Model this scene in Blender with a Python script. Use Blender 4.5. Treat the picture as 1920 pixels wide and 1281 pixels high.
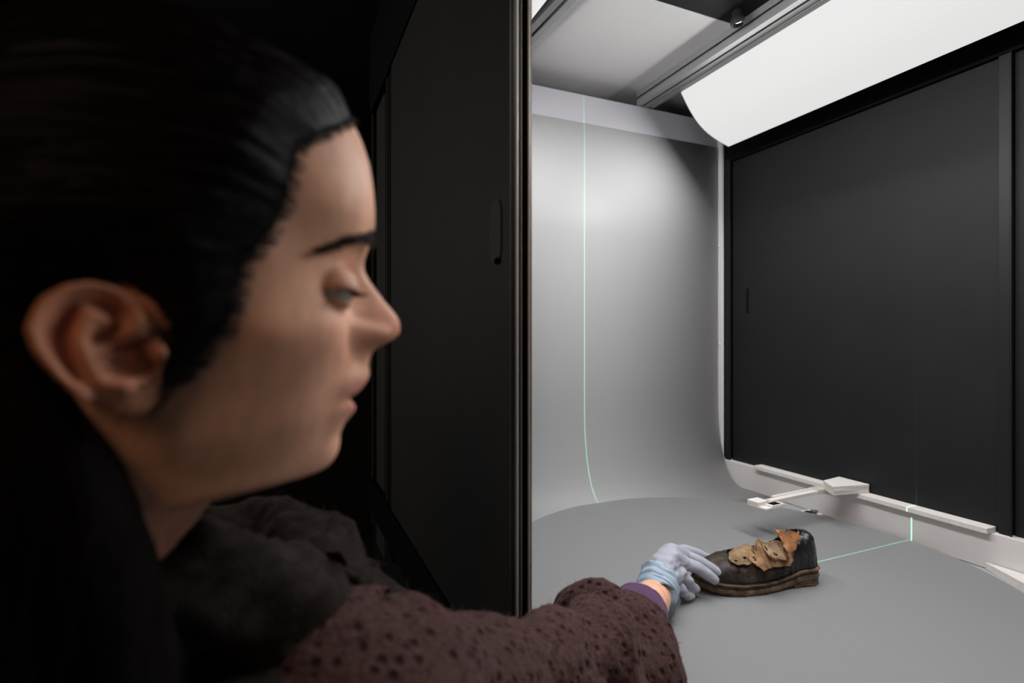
import bpy, bmesh, math, random
import numpy as np
from mathutils import Vector, Matrix, noise
random.seed(7)
rng = np.random.default_rng(7)
scene = bpy.context.scene
for _o in list(bpy.data.objects):
    bpy.data.objects.remove(_o)
C = scene.collection
PI = math.pi
EYE = 1.40                       # height of the lens above the room floor
YAW = math.radians(23.3)         # the camera looks into the booth at this angle

# ------------------------------------------------------------------ camera
cam_data = bpy.data.cameras.new('camera')
cam = bpy.data.objects.new('camera', cam_data)
C.objects.link(cam)
cam.location = (0, 0, EYE)
cam.rotation_euler = (math.radians(90), 0, -YAW)
cam_data.sensor_width = 36
cam_data.lens = 18.75
cam_data.shift_y = -0.0044
cam_data.clip_start = 0.02
cam_data.dof.use_dof = True
cam_data.dof.focus_distance = 0.97
cam_data.dof.aperture_fstop = 3.2
scene.camera = cam

# ------------------------------------------------------------------ light
scene.view_settings.view_transform = 'Standard'
scene.view_settings.look = 'None'
scene.view_settings.exposure = 0.0
scene.view_settings.gamma = 1.0
scene.view_settings.use_curve_mapping = False
world = bpy.data.worlds.new('world')
scene.world = world
world.use_nodes = True
world.node_tree.nodes['Background'].inputs[0].default_value = (1.0, 0.82, 0.66, 1)
world.node_tree.nodes['Background'].inputs[1].default_value = 0.004

LIGHT_RIGHT, LIGHT_LEFT, ROOM_LAMP, PANEL_GLOW = 9.7, 8.4, 7.0, 0.72

def area(name, loc, target, sx, sy, power, color, spread=180):
    l = bpy.data.lights.new(name, 'AREA')
    l.shape = 'RECTANGLE'; l.size = sx; l.size_y = sy
    l.energy = power; l.color = color; l.spread = math.radians(spread)
    o = bpy.data.objects.new(name, l); C.objects.link(o)
    o.location = loc
    d = Vector(target) - Vector(loc)
    o.rotation_euler = d.to_track_quat('-Z', 'Y').to_euler()
    return o
# lamps inside the two curved light panels of the booth (long axis along Y)
area('panel_lamp', (1.110, 0.62, EYE+0.578), (0.94, 0.62, EYE+0.41), 1.05, 0.13, LIGHT_RIGHT, (1.0, 0.99, 0.985))
area('panel_lamp', (0.405, 0.62, EYE+0.578), (0.59, 0.62, EYE+0.38), 1.05, 0.13, LIGHT_LEFT, (1.0, 0.99, 0.985))
# a dim lamp of the room, beyond the person
area('room_fill', (-1.9, 2.3, EYE+0.5), (0.1, 0.8, EYE-0.1), 1.0, 1.0, ROOM_LAMP, (1.0, 0.97, 0.94))
area('room_fill', (-1.2, -1.0, EYE+1.1), (-0.1, 0.4, EYE), 0.8, 0.8, 6.0, (1.0, 0.66, 0.42))  # unseen warm fill behind the camera, added to brighten the ear

def laser(name, loc, rotz, power, half, fan):
    l = bpy.data.lights.new(name, 'POINT')
    l.energy = power; l.shadow_soft_size = 0.0006; l.specular_factor = 0.0
    l.color = (0.25, 1.0, 0.50)
    l.use_nodes = True
    nt = l.node_tree
    em = nt.nodes['Emission']
    tc = nt.nodes.new('ShaderNodeTexCoord')
    sp = nt.nodes.new('ShaderNodeSeparateXYZ')
    nt.links.new(tc.outputs['Normal'], sp.inputs[0])
    ab = nt.nodes.new('ShaderNodeMath'); ab.operation = 'ABSOLUTE'
    nt.links.new(sp.outputs[0], ab.inputs[0])
    lt = nt.nodes.new('ShaderNodeMath'); lt.operation = 'LESS_THAN'; lt.inputs[1].default_value = half
    nt.links.new(ab.outputs[0], lt.inputs[0])
    mp = nt.nodes.new('ShaderNodeMapRange'); mp.inputs['From Min'].default_value = -1; mp.inputs['From Max'].default_value = 1
    nt.links.new(sp.outputs[2], mp.inputs['Value'])
    up = nt.nodes.new('ShaderNodeValToRGB')
    el = up.color_ramp.elements
    while len(el) > 1: el.remove(el[-1])
    for i, (z, v) in enumerate(fan):
        e = el[0] if i == 0 else el.new((z+1)/2)
        e.position = (z+1)/2; e.color = (v, v, v, 1)
    nt.links.new(mp.outputs['Result'], up.inputs['Fac'])
    ml = nt.nodes.new('ShaderNodeMath'); ml.operation = 'MULTIPLY'
    nt.links.new(lt.outputs[0], ml.inputs[0]); nt.links.new(up.outputs['Color'], ml.inputs[1])
    nt.links.new(ml.outputs[0], em.inputs['Strength'])
    o = bpy.data.objects.new(name, l); C.objects.link(o)
    o.location = loc; o.rotation_euler = (0, 0, rotz)
    return o
# two line lasers that mark the centre of the turntable
laser('line_laser', (0.786, -0.15, EYE+0.30), 0.0, 130.0, 0.0009, ((-0.95, 0.10), (-0.50, 0.16), (-0.465, 1.0), (0.18, 1.0), (0.23, 0.5), (0.40, 0.25)))
laser('line_laser', (0.330, 0.738, EYE+0.50), PI/2, 170.0, 0.0010, ((-0.95, 0.02), (-0.89, 0.03), (-0.84, 1.0), (-0.672, 1.0), (-0.645, 0.09), (-0.02, 0.06), (0.03, 0.0)))

# ------------------------------------------------------------------ materials
def mat(name, color, rough=0.5, metal=0.0, spec=0.5, noise_amt=0.0, noise_scale=50.0, bump=0.0, bump_scale=300.0,
        sss=0.0, sss_radius=(0.010, 0.004, 0.002), sheen=0.0, detail=4.0, coat=0.0):
    m = bpy.data.materials.new(name); m.use_nodes = True
    nt = m.node_tree; b = nt.nodes['Principled BSDF']
    b.inputs['Base Color'].default_value = (*color, 1)
    b.inputs['Roughness'].default_value = rough
    b.inputs['Metallic'].default_value = metal
    b.inputs['Specular IOR Level'].default_value = spec
    if coat: b.inputs['Coat Weight'].default_value = coat
    if sss:
        b.inputs['Subsurface Weight'].default_value = sss
        b.inputs['Subsurface Radius'].default_value = sss_radius
        b.inputs['Subsurface Scale'].default_value = 1.0
    if sheen:
        b.inputs['Sheen Weight'].default_value = sheen
        b.inputs['Sheen Roughness'].default_value = 0.5
        b.inputs['Sheen Tint'].default_value = (0.8, 0.55, 0.5, 1)
    tc = nt.nodes.new('ShaderNodeTexCoord')
    if noise_amt:
        n = nt.nodes.new('ShaderNodeTexNoise'); n.inputs['Scale'].default_value = noise_scale; n.inputs['Detail'].default_value = detail
        nt.links.new(tc.outputs['Object'], n.inputs['Vector'])
        r = nt.nodes.new('ShaderNodeMapRange')
        r.inputs['From Min'].default_value = 0.3; r.inputs['From Max'].default_value = 0.7
        r.inputs['To Min'].default_value = 1-noise_amt; r.inputs['To Max'].default_value = 1+noise_amt
        nt.links.new(n.outputs['Fac'], r.inputs['Value'])
        mx = nt.nodes.new('ShaderNodeMix'); mx.data_type = 'RGBA'; mx.blend_type = 'MULTIPLY'
        mx.inputs['Factor'].default_value = 1.0
        mx.inputs['A'].default_value = (*color, 1)
        nt.links.new(r.outputs['Result'], mx.inputs['B'])
        nt.links.new(mx.outputs['Result'], b.inputs['Base Color'])
    if bump:
        n2 = nt.nodes.new('ShaderNodeTexNoise'); n2.inputs['Scale'].default_value = bump_scale; n2.inputs['Detail'].default_value = 3
        nt.links.new(tc.outputs['Object'], n2.inputs['Vector'])
        bp = nt.nodes.new('ShaderNodeBump'); bp.inputs['Strength'].default_value = bump; bp.inputs['Distance'].default_value = 0.001
        nt.links.new(n2.outputs['Fac'], bp.inputs['Height'])
        nt.links.new(bp.outputs['Normal'], b.inputs['Normal'])
    return m

M = {}
M['door_black'] = mat('door_black', (0.030, 0.030, 0.030), 0.6, spec=0.3, bump=0.15, bump_scale=900, noise_amt=0.12, noise_scale=6)
M['black_panel'] = mat('black_panel', (0.0125, 0.0125, 0.0135), 0.55, spec=0.25, bump=0.15, bump_scale=900, noise_amt=0.12, noise_scale=6)
M['black_frame'] = mat('black_frame', (0.004, 0.004, 0.0042), 0.6, spec=0.12)
M['black_anodised'] = mat('black_anodised', (0.013, 0.013, 0.014), 0.45, spec=0.3)
M['lip_highlight'] = mat('lip_highlight', (0.50, 0.47, 0.43), 0.4, metal=0.25)
M['aluminium'] = mat('aluminium', (0.30, 0.30, 0.30), 0.5, metal=0.45, bump=0.05, bump_scale=400)
M['grey_sheet'] = mat('grey_sheet', (0.355, 0.355, 0.358), 0.55, spec=0.25, noise_amt=0.02, noise_scale=900, bump=0.05, bump_scale=1500)
M['turntable_grey'] = mat('turntable_grey', (0.222, 0.224, 0.228), 0.6, spec=0.3, noise_amt=0.035, noise_scale=1200, bump=0.06, bump_scale=1500)
M['white_plastic'] = mat('white_plastic', (0.72, 0.70, 0.70), 0.4, spec=0.4, noise_amt=0.02, noise_scale=30)
M['white_gloss'] = mat('white_gloss', (0.33, 0.325, 0.35), 0.22, spec=0.5)
M['white_board'] = mat('white_board', (0.72, 0.69, 0.665), 0.6, spec=0.3, noise_amt=0.05, noise_scale=120)
M['ceiling_sheet'] = mat('ceiling_sheet', (0.52, 0.51, 0.51), 0.45, spec=0.5)
M['room_dark'] = mat('room_dark', (0.02, 0.019, 0.018), 0.8, noise_amt=0.2, noise_scale=5)
M['room_floor'] = mat('room_floor', (0.03, 0.028, 0.026), 0.6, noise_amt=0.2, noise_scale=8)
M['steel'] = mat('steel', (0.6, 0.6, 0.6), 0.25, metal=1.0)
M['handle_black'] = mat('handle_black', (0.040, 0.039, 0.037), 0.5, spec=0.3)
M['jamb_grey'] = mat('jamb_grey', (0.050, 0.052, 0.046), 0.5, spec=0.3)
M['plate_black'] = mat('plate_black', (0.010, 0.010, 0.010), 0.7, spec=0.1)
M['dull_black'] = mat('dull_black', (0.02, 0.02, 0.02), 0.6, spec=0.2)
M['lens_glass'] = mat('lens_glass', (0.01, 0.01, 0.012), 0.05, spec=0.8, coat=1.0)

def glow(name, color, strength):
    m = bpy.data.materials.new(name); m.use_nodes = True
    nt = m.node_tree; b = nt.nodes['Principled BSDF']
    b.inputs['Base Color'].default_value = (0.12, 0.12, 0.12, 1)
    b.inputs['Roughness'].default_value = 0.8
    b.inputs['Specular IOR Level'].default_value = 0.05
    b.inputs['Emission Color'].default_value = (*color, 1)
    b.inputs['Emission Strength'].default_value = strength
    return m
M['diffuser'] = glow('diffuser', (1.0, 0.995, 0.99), PANEL_GLOW)

# ------------------------------------------------------------------ helpers
def link_mesh(name, me, m, parent=None, smooth=False):
    o = bpy.data.objects.new(name, me); C.objects.link(o)
    if m is not None and len(me.materials) == 0: me.materials.append(m)
    if parent is not None: o.parent = parent
    if smooth:
        me.polygons.foreach_set('use_smooth', [True]*len(me.polygons))
    return o
def obj(name, bm, m, parent=None, smooth=False):
    bmesh.ops.recalc_face_normals(bm, faces=bm.faces)
    me = bpy.data.meshes.new(name); bm.to_mesh(me); bm.free()
    return link_mesh(name, me, m, parent, smooth)
def pydata(name, v, f, m, parent=None, smooth=True, recalc=True):
    me = bpy.data.meshes.new(name)
    me.from_pydata([tuple(map(float, p)) for p in v], [], [tuple(map(int, q)) for q in f]); me.update()
    if recalc:
        bm = bmesh.new(); bm.from_mesh(me); bmesh.ops.recalc_face_normals(bm, faces=bm.faces); bm.to_mesh(me); bm.free()
    return link_mesh(name, me, m, parent, smooth)
def tag(o, label=None, cat=None, group=None, kind=None):
    if label: o['label'] = label
    if cat: o['category'] = cat
    if group: o['group'] = group
    if kind: o['kind'] = kind
    return o
def thing(name, label, cat, loc=(0, 0, 0), rotz=0.0, group=None):
    o = bpy.data.objects.new(name, None); C.objects.link(o)
    o.empty_display_size = 0.05
    o.location = loc; o.rotation_euler = (0, 0, rotz)
    return tag(o, label, cat, group)
def box(bm, x0, x1, y0, y1, z0, z1, bevel=0.0):
    r = bmesh.ops.create_cube(bm, size=1.0)
    for v in r['verts']:
        v.co = Vector((x0+(v.co.x+.5)*(x1-x0), y0+(v.co.y+.5)*(y1-y0), z0+(v.co.z+.5)*(z1-z0)))
    if bevel:
        es = list({e for v in r['verts'] for e in v.link_edges})
        bmesh.ops.bevel(bm, geom=es, offset=bevel, segments=2, affect='EDGES', profile=0.5)
    return bm
def boxo(name, m, parent, x0, x1, y0, y1, z0, z1, bevel=0.0015):
    bm = bmesh.new(); box(bm, x0, x1, y0, y1, z0, z1, bevel)
    return obj(name, bm, m, parent)
def prism(bm, pts, axis, a0, a1):
    """extrude a 2-D outline; axis 'y' = outline in (x,z); axis 'z' = outline in (x,y); axis 'x' = (y,z)"""
    def put(p, a):
        if axis == 'y': return (p[0], a, p[1])
        if axis == 'z': return (p[0], p[1], a)
        return (a, p[0], p[1])
    A = [bm.verts.new(put(p, a0)) for p in pts]; B = [bm.verts.new(put(p, a1)) for p in pts]
    n = len(pts)
    for i in range(n):
        bm.faces.new((A[i], A[(i+1) % n], B[(i+1) % n], B[i]))
    bm.faces.new(A[::-1]); bm.faces.new(B)
    return bm
def slot_outline(w, h, s=0.008, d=0.009, lip=0.002):
    """T-slot aluminium profile outline, centred, slots on all four sides"""
    a, b = w/2, h/2
    s2 = s/2
    def side(L, D):  # along +x on the bottom edge, slot in the middle
        return [(-L, -D), (-s2, -D), (-s2, -D+lip), (-s2-0.004, -D+lip), (-s2-0.004, -D+d), (s2+0.004, -D+d), (s2+0.004, -D+lip), (s2, -D+lip), (s2, -D)]
    pts = side(a, b)
    pts += [(-y, x) for x, y in side(b, a)]
    pts += [(-x, -y) for x, y in side(a, b)]
    pts += [(y, -x) for x, y in side(b, a)]
    return pts

# ------------------------------------------------------------------ the room
def structure(name, m, x0, x1, y0, y1, z0, z1):
    bm = bmesh.new(); box(bm, x0, x1, y0, y1, z0, z1)
    return tag(obj(name, bm, m), kind='structure')
structure('floor', M['room_floor'], -2.5, 3.0, -2.5, 4.0, -0.05, 0.0)
structure('wall_back', M['room_dark'], -2.5, 3.0, 4.0, 4.1, 0.0, 2.9)
structure('wall_left', M['room_dark'], -2.6, -2.5, -2.5, 4.0, 0.0, 2.9)
structure('wall_right', M['room_dark'], 3.0, 3.1, -2.5, 4.0, 0.0, 2.9)
structure('wall_front', M['room_dark'], -2.5, 3.0, -2.6, -2.5, 0.0, 2.9)
structure('ceiling', M['room_dark'], -2.5, 3.0, -2.5, 4.0, 2.9, 2.95)

# ------------------------------------------------------------------ the scanning booth
TZ = EYE-0.45                    # turntable top
FZ = EYE-0.46                    # booth bed
XL, XR, YB = 0.235, 1.285, 1.313
KT = EYE-0.387                   # top of the white kerb
CZ = EYE+0.727                   # ceiling sheet
booth = thing('scanning_booth', 'large black scanning booth with a slotted metal frame and bright grey interior', 'booth', (0, 0, 0))
boxo('bed_plate', M['grey_sheet'], booth, XL+0.03, XR, -0.45, 1.60, FZ-0.03, FZ)
boxo('base_cabinet', M['black_panel'], booth, XL+0.012, XR+0.05, -0.45, 1.60, 0.0, FZ-0.03)
# right inner side
boxo('side_kerb', M['white_plastic'], booth, XR, XR+0.03, -0.45, YB, FZ, KT, 0.001)
boxo('side_header', M['black_frame'], booth, XR+0.006, XR+0.03, -0.45, YB+0.01, EYE+0.552, CZ)
boxo('front_side_panel', M['black_panel'], booth, XR+0.022, XR+0.032, -0.45, 0.5655, KT, EYE+0.56)
bm = bmesh.new()
box(bm, XR+0.010, XR+0.03, 0.5675, 0.586, KT, EYE+0.56, 0.001)
obj('side_jamb', bm, M['black_anodised'], booth)
bm = bmesh.new()
box(bm, XR+0.008, XR+0.012, 0.5645, 0.5668, KT, EYE+0.575, 0.0004)
obj('jamb_edge', bm, M['black_anodised'], booth)
boxo('corner_trim', M['black_anodised'], booth, XR+0.004, XR+0.012, 1.268, 1.286, KT, EYE+0.56, 0.001)
boxo('rear_wall', M['black_panel'], booth, XL+0.03, XR+0.03, YB+0.121, YB+0.14, FZ-0.03, CZ)
# white angle that holds the right edge of the backdrop, with its screws
wa = boxo('edge_angle', M['white_plastic'], booth, XR-0.004, XR+0.004, 1.290, YB, EYE-0.386, EYE+0.69, 0.001)
for z in (0.590, 0.288, -0.022, -0.345):
    bm = bmesh.new()
    bmesh.ops.create_uvsphere(bm, u_segments=10, v_segments=6, radius=0.0042)
    for v in bm.verts: v.co = Vector((v.co.x*0.4+XR-0.0045, v.co.y+1.301, v.co.z+EYE+z))
    obj('screw', bm, M['white_board'], wa, True)
# back strip above the backdrop
boxo('back_strip', M['white_gloss'], booth, XL+0.03, XR-0.001, YB-0.004, YB+0.002, EYE+0.603, EYE+0.687, 0.0008)
# ceiling sheet, black camera plate
boxo('ceiling_sheet', M['ceiling_sheet'], booth, XL+0.03, XR+0.03, 0.936, YB+0.12, CZ, CZ+0.006)
boxo('ceiling_sheet', M['ceiling_sheet'], booth, 1.0, XR+0.03, -0.45, 0.935, CZ, CZ+0.006)
boxo('ceiling_sheet', M['ceiling_sheet'], booth, XL+0.03, 0.55, -0.45, 0.935, CZ, CZ+0.006)
boxo('camera_plate', M['plate_black'], booth, 0.55, 1.0, -0.45, 0.935, CZ, CZ+0.006)
# rails (T-slot profile with side grooves)
def rail(x0, x1, ang=0.0):
    w = x1-x0; h = 0.04
    out = []
    cx, z0, z1 = (x0+x1)/2, EYE+0.687, CZ
    pts = slot_outline(w, h)
    bm = bmesh.new(); prism(bm, [(p[0], p[1]) for p in pts], 'y', -0.95, 0.80)
    o = obj('ceiling_rail', bm, M['aluminium'], booth)
    o.location = (cx, 0.508, (z0+z1)/2); o.rotation_euler = (0, 0, ang)
    return o
rail(0.966, 1.006)
boxo('light_bracket', M['aluminium'], booth, 1.009, 1.024, -0.40, 1.30, EYE+0.686, EYE+0.694, 0.001)
rail(0.539, 0.579, math.radians(3.5))
# overhead lens set into the black plate
bm = bmesh.new()
prof = [(0.0, 0.0), (0.0105, 0.0), (0.0125, -0.002), (0.0125, -0.016), (0.0150, -0.018), (0.0150, -0.030), (0.0125, -0.031), (0.0115, -0.026), (0.0, -0.025)]
def lathe(bm, prof, seg=24, loc=(0, 0, 0)):
    rows = []
    for r, z in prof:
        if r < 1e-6: rows.append([bm.verts.new((loc[0], loc[1], loc[2]+z))])
        else: rows.append([bm.verts.new((loc[0]+r*math.cos(2*PI*k/seg), loc[1]+r*math.sin(2*PI*k/seg), loc[2]+z)) for k in range(seg)])
    for a, b in zip(rows, rows[1:]):
        for k in range(seg):
            q = [a[k % len(a)], a[(k+1) % len(a)], b[(k+1) % len(b)], b[k % len(b)]]
            q2 = []
            for v in q:
                if v not in q2: q2.append(v)
            if len(q2) > 2: bm.faces.new(q2)
    return bm
lathe(bm, prof, 28)
lens = obj('lens_ring', bm, M['dull_black'], booth, True)
lens.location = (0.932, 0.893, CZ+0.0)
bm = bmesh.new(); lathe(bm, [(0.0, -0.0268), (0.008, -0.0266), (0.011, -0.0255), (0.0, -0.0252)], 24)
obj('lens_glass', bm, M['lens_glass'], lens, True)
# left front post: slotted black profile, lips coloured pale to paint in the reflected booth light
PF = 0.549                       # front face of the post
po = [(0.2356, PF+0.031), (0.2356, PF+0.003), (0.2364, PF+0.0008), (0.2385, PF+0.0003), (0.2408, PF+0.0003), (0.2408, PF+0.0015),
      (0.2455, PF+0.0015), (0.2478, PF+0.0008), (0.2488, PF+0.0008), (0.2490, PF+0.0010), (0.2490, PF+0.0030), (0.2470, PF+0.0030),
      (0.2470, PF+0.0110), (0.2580, PF+0.0110), (0.2580, PF+0.0030), (0.2562, PF+0.0030), (0.2562, PF+0.0012), (0.2600, PF+0.0006),
      (0.2616, PF+0.0014), (0.2624, PF+0.0035), (0.2624, PF+0.031)]
bm = bmesh.new(); prism(bm, po, 'z', 0.0, 2.25)
cp = obj('corner_post', bm, M['black_anodised'], booth)
def lip(x0, x1, y, r):
    n = 6
    pts = [(x0+(x1-x0)*k/n, y-r*math.sin(PI*k/n)) for k in range(n+1)]
    bm = bmesh.new(); prism(bm, [(x1, y+0.001), (x0, y+0.001)] + pts, 'z', 0.0, 2.25)
    return obj('profile_lip', bm, M['lip_highlight'], cp, False)
lip(0.2413, 0.2451, PF+0.0015, 0.0012)
lip(0.2566, 0.2596, PF+0.0012, 0.0012)
lip(0.2480, 0.2487, PF+0.0008, 0.0003)
# left rear jambs, upper and lower beams
boxo('rear_jamb', M['black_frame'], booth, XL+0.002, XL+0.03, 1.255, 1.316, EYE-0.53, EYE+0.67)
boxo('rear_jamb', M['jamb_grey'], booth, XL+0.008, XL+0.03, 1.40, 1.525, EYE-0.58, EYE+0.69)
boxo('jamb_edge', M['jamb_grey'], booth, XL-0.001, XL+0.004, 1.316, 1.324, EYE-0.53, EYE+0.67, 0.0005)
boxo('jamb_edge', M['jamb_grey'], booth, XL-0.001, XL+0.004, 1.545, 1.554, EYE-0.53, EYE+0.73, 0.0005)
boxo('top_beam', M['black_frame'], booth, XL-0.006, XL+0.024, -0.45, 1.56, EYE+0.634, EYE+0.85)
boxo('bottom_beam', M['black_frame'], booth, XL-0.010, XL+0.011, 0.53, 1.56, EYE-0.484, EYE-0.403)

# sliding doors
dl = thing('sliding_door', 'matt black sliding door beside the slotted corner post, left of the opening', 'door', (XL, 0.90, EYE-0.402))
bm = bmesh.new(); box(bm, -0.0020, 0.0004, 0.5485-0.90, 1.253-0.90, 0.001, 1.034, 0.0005)
obj('door_panel', bm, M['door_black'], dl)
def handle(y0, y1, z0, z1, ):
    bm = bmesh.new()
    n = 8; w = (y1-y0)/2; pts = []
    for k in range(n+1):
        a = PI*k/n; pts.append(((y0+y1)/2+w*math.cos(a), z1-w+w*math.sin(a)))
    for k in range(n+1):
        a = PI+PI*k/n; pts.append(((y0+y1)/2+w*math.cos(a), z0+w+w*math.sin(a)))
    return pts
bm = bmesh.new(); prism(bm, handle(0.569-0.90, 0.607-0.90, 0.487, 0.566), 'x', -0.0040, -0.0019)
bmesh.ops.bevel(bm, geom=[e for e in bm.edges if abs(e.verts[0].co.x+0.0040) < 1e-5 and abs(e.verts[1].co.x+0.0040) < 1e-5], offset=0.0009, segments=2, affect='EDGES')
pull = obj('handle', bm, M['handle_black'], dl)
bm = bmesh.new(); prism(bm, handle(0.574-0.90, 0.588-0.90, 0.487, 0.4955), 'x', -0.0048, -0.0038)
obj('handle_stop', bm, M['black_frame'], pull)
dr = thing('sliding_door', 'matt black sliding panel of the far wall, above the white strip and kerb', 'door', (XR+0.016, 0.93, KT))
bm = bmesh.new(); box(bm, 0.001, 0.011, 0.5875-0.93, 1.267-0.93, 0.001, 0.938, 0.001)
obj('door_panel', bm, M['black_panel'], dr)
bm = bmesh.new()
box(bm, -0.003, 0.002, 1.205-0.93, 1.211-0.93, 0.46, 0.535, 0.0012)
obj('handle', bm, M['black_frame'], dr)

# curved light panels
def light_panel(x_top, x_bot, y0, y1, label):
    t = thing('light_panel', label, 'lamp', ((x_top+x_bot)/2, (y0+y1)/2, EYE+0.684), 0, 'long curved light panels under the booth ceiling')
    cx, cy = (x_top+x_bot)/2, (y0+y1)/2
    n = 14; pts = []
    zt, zb = 0.0, -0.1265
    for k in range(n+1):
        s = k/n
        # bulges down and inwards between the two edges
        x = x_top + (x_bot-x_top)*s
        z = zt + (zb-zt)*s
        nx, nz = (zb-zt), -(x_bot-x_top)
        L = math.hypot(nx, nz); sgn = 1 if x_bot > x_top else -1
        b = 0.026*math.sin(PI*s)
        pts.append((x-cx+sgn*nx/L*b, z+sgn*nz/L*b))
    inner = [(p[0]+(0.003 if x_bot > x_top else -0.003), p[1]+0.004) for p in pts]
    bm = bmesh.new(); prism(bm, pts+inner[::-1], 'y', y0-cy, y1-cy)
    d = obj('diffuser', bm, M['diffuser'], t)
    # housing behind it
    h = [(x_top-cx, 0.003), (x_bot-cx, 0.003), (x_bot-cx, zb+0.006), (inner[-1][0], inner[-1][1]+0.002)] + [(p[0], p[1]+0.003) for p in inner[::-1][1:]]
    bm = bmesh.new(); prism(bm, h, 'y', y0-cy+0.004, y1-cy-0.004)
    obj('housing', bm, M['aluminium'], t)
    for yy in (y0-cy-0.0015, y1-cy):
        bm = bmesh.new(); prism(bm, [(p[0]*1.0, p[1]) for p in pts] + [(x_bot-cx, 0.003)], 'y', yy, yy+0.0015)
        obj('end_cap', bm, M['white_plastic'], t)
    return t
light_panel(1.025, 1.200, 0.05, 1.183, 'long curved white light panel above the far black wall')
light_panel(0.488, 0.330, 0.05, 1.183, 'curved light panel of which only a corner shows beside the post top')

# backdrop: one grey sheet hanging down and sweeping into the bed
prof = [(1.311, 0.606), (1.311, 0.3), (1.311, 0.0), (1.311, -0.18)]
prof += [(1.3105, -0.22), (1.309, -0.26), (1.305, -0.30), (1.298, -0.34), (1.288, -0.38), (1.274, -0.413), (1.256, -0.438), (1.236, -0.453), (1.212, -0.4585), (1.18, -0.4595), (1.10, -0.4595)]
vs, fs = [], []
nx = 2
for (y, z) in prof:
    vs += [(XL+0.031, y-0.005, EYE+z), (XR-0.004, y-0.005, EYE+z)]
for (y, z) in prof:
    vs += [(XL+0.031, y-0.0035, EYE+z-0.0004), (XR-0.004, y-0.0035, EYE+z-0.0004)]
n = len(prof)
for k in range(n-1):
    a = 2*k; b = 2*k+2
    fs.append((a, a+1, b+1, b)); fs.append((2*n+a, 2*n+b, 2*n+b+1, 2*n+a+1))
    fs.append((a, b, 2*n+b, 2*n+a)); fs.append((a+1, 2*n+a+1, 2*n+b+1, b+1))
fs.append((0, 2*n, 2*n+1, 1)); fs.append((2*n-2, 2*n-1, 4*n-1, 4*n-2))
bd = pydata('backdrop', vs, fs, M['grey_sheet'], None, True)
tag(bd, 'seamless grey backdrop sheet sweeping down behind the turntable', 'backdrop')

# turntable
tt = thing('turntable', 'large round matt grey turntable carrying the old shoe', 'turntable', (0.804, 0.768, FZ))
bm = bmesh.new()
lathe(bm, [(0.0, 0.0), (0.470, 0.0), (0.4735, 0.001), (0.4735, 0.009), (0.4725, 0.010), (0.0, 0.010)], 160)
obj('disc', bm, M['turntable_grey'], tt)

# white strip on the kerb
ws = boxo('white_strip', M['white_board'], None, XR-0.016, XR+0.016, 0.592, 1.155, KT, KT+0.011, 0.001)
tag(ws, 'long white foam strip lying on the kerb below the far black panel', 'strip')
# stacked white plates
def plate(z, rz, label):
    bm = bmesh.new()
    prism(bm, [(-0.028, 0.026), (0.043, 0.036), (0.043, -0.041), (-0.057, -0.021)], 'z', 0.0, 0.0070)
    bmesh.ops.bevel(bm, geom=list(bm.edges), offset=0.0007, segments=1, affect='EDGES')
    o = obj('white_plate', bm, M['white_board'])
    o.location = (1.255, 0.880, z); o.rotation_euler = (0, 0, rz)
    tag(o, label, 'plate', 'white plates stacked on the kerb')
    return o
plate(KT+0.0112, 0.0, 'lowest of the three stacked white foam plates on the kerb')
plate(KT+0.0184, 0.02, 'middle one of the three stacked white foam plates on the kerb')
plate(KT+0.0256, -0.012, 'topmost of the three stacked white foam plates on the kerb')

# scale target: a white arm with a pad, a lip and a printed dark square, reaching in over the turntable
sa = thing('scale_target', 'slim white target arm with a dark square, reaching out from the stacked plates', 'arm', (1.262, 0.913, EYE-0.3765), math.radians(3.5))
def bx(name, m, parent, x0, x1, y0, y1, z0, z1, bevel=0.0008, kind=None):
    bm = bmesh.new(); box(bm, x0, x1, y0, y1, z0, z1, bevel)
    return obj(name, bm, m, parent)
bx('bar', M['white_board'], sa, -0.232, -0.025, -0.011, 0.004, -0.006, 0.001)
bx('rail_strip', M['white_board'], sa, -0.205, -0.030, 0.0045, 0.012, -0.006, 0.003)
bx('tip_pad', M['white_board'], sa, -0.281, -0.215, -0.034, 0.016, -0.009, -0.0045)
tp = bx('tip_block', M['white_board'], sa, -0.281, -0.247, -0.014, 0.016, -0.0043, 0.004)
bx('dark_square', M['black_frame'], sa, -0.252, -0.226, -0.030, -0.0145, -0.0014, -0.0008, 0.0001)
bx('square_plate', M['white_board'], sa, -0.260, -0.218, -0.0335, -0.0142, -0.0043, -0.0014, 0.0004)
M['clear_tape'] = mat('clear_tape', (0.62, 0.58, 0.50), 0.25, spec=0.5)
bx('tape_wrap', M['clear_tape'], sa, -0.066, -0.036, -0.0125, 0.0135, -0.0072, 0.0040)
bm = bmesh.new(); lathe(bm, [(0.0, -0.008), (0.006, -0.008), (0.007, -0.006), (0.007, 0.006), (0.0055, 0.0085), (0.0, 0.009)], 14, (-0.024, -0.003, 0.002))
obj('knob', bm, M['white_plastic'], sa, True)

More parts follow.
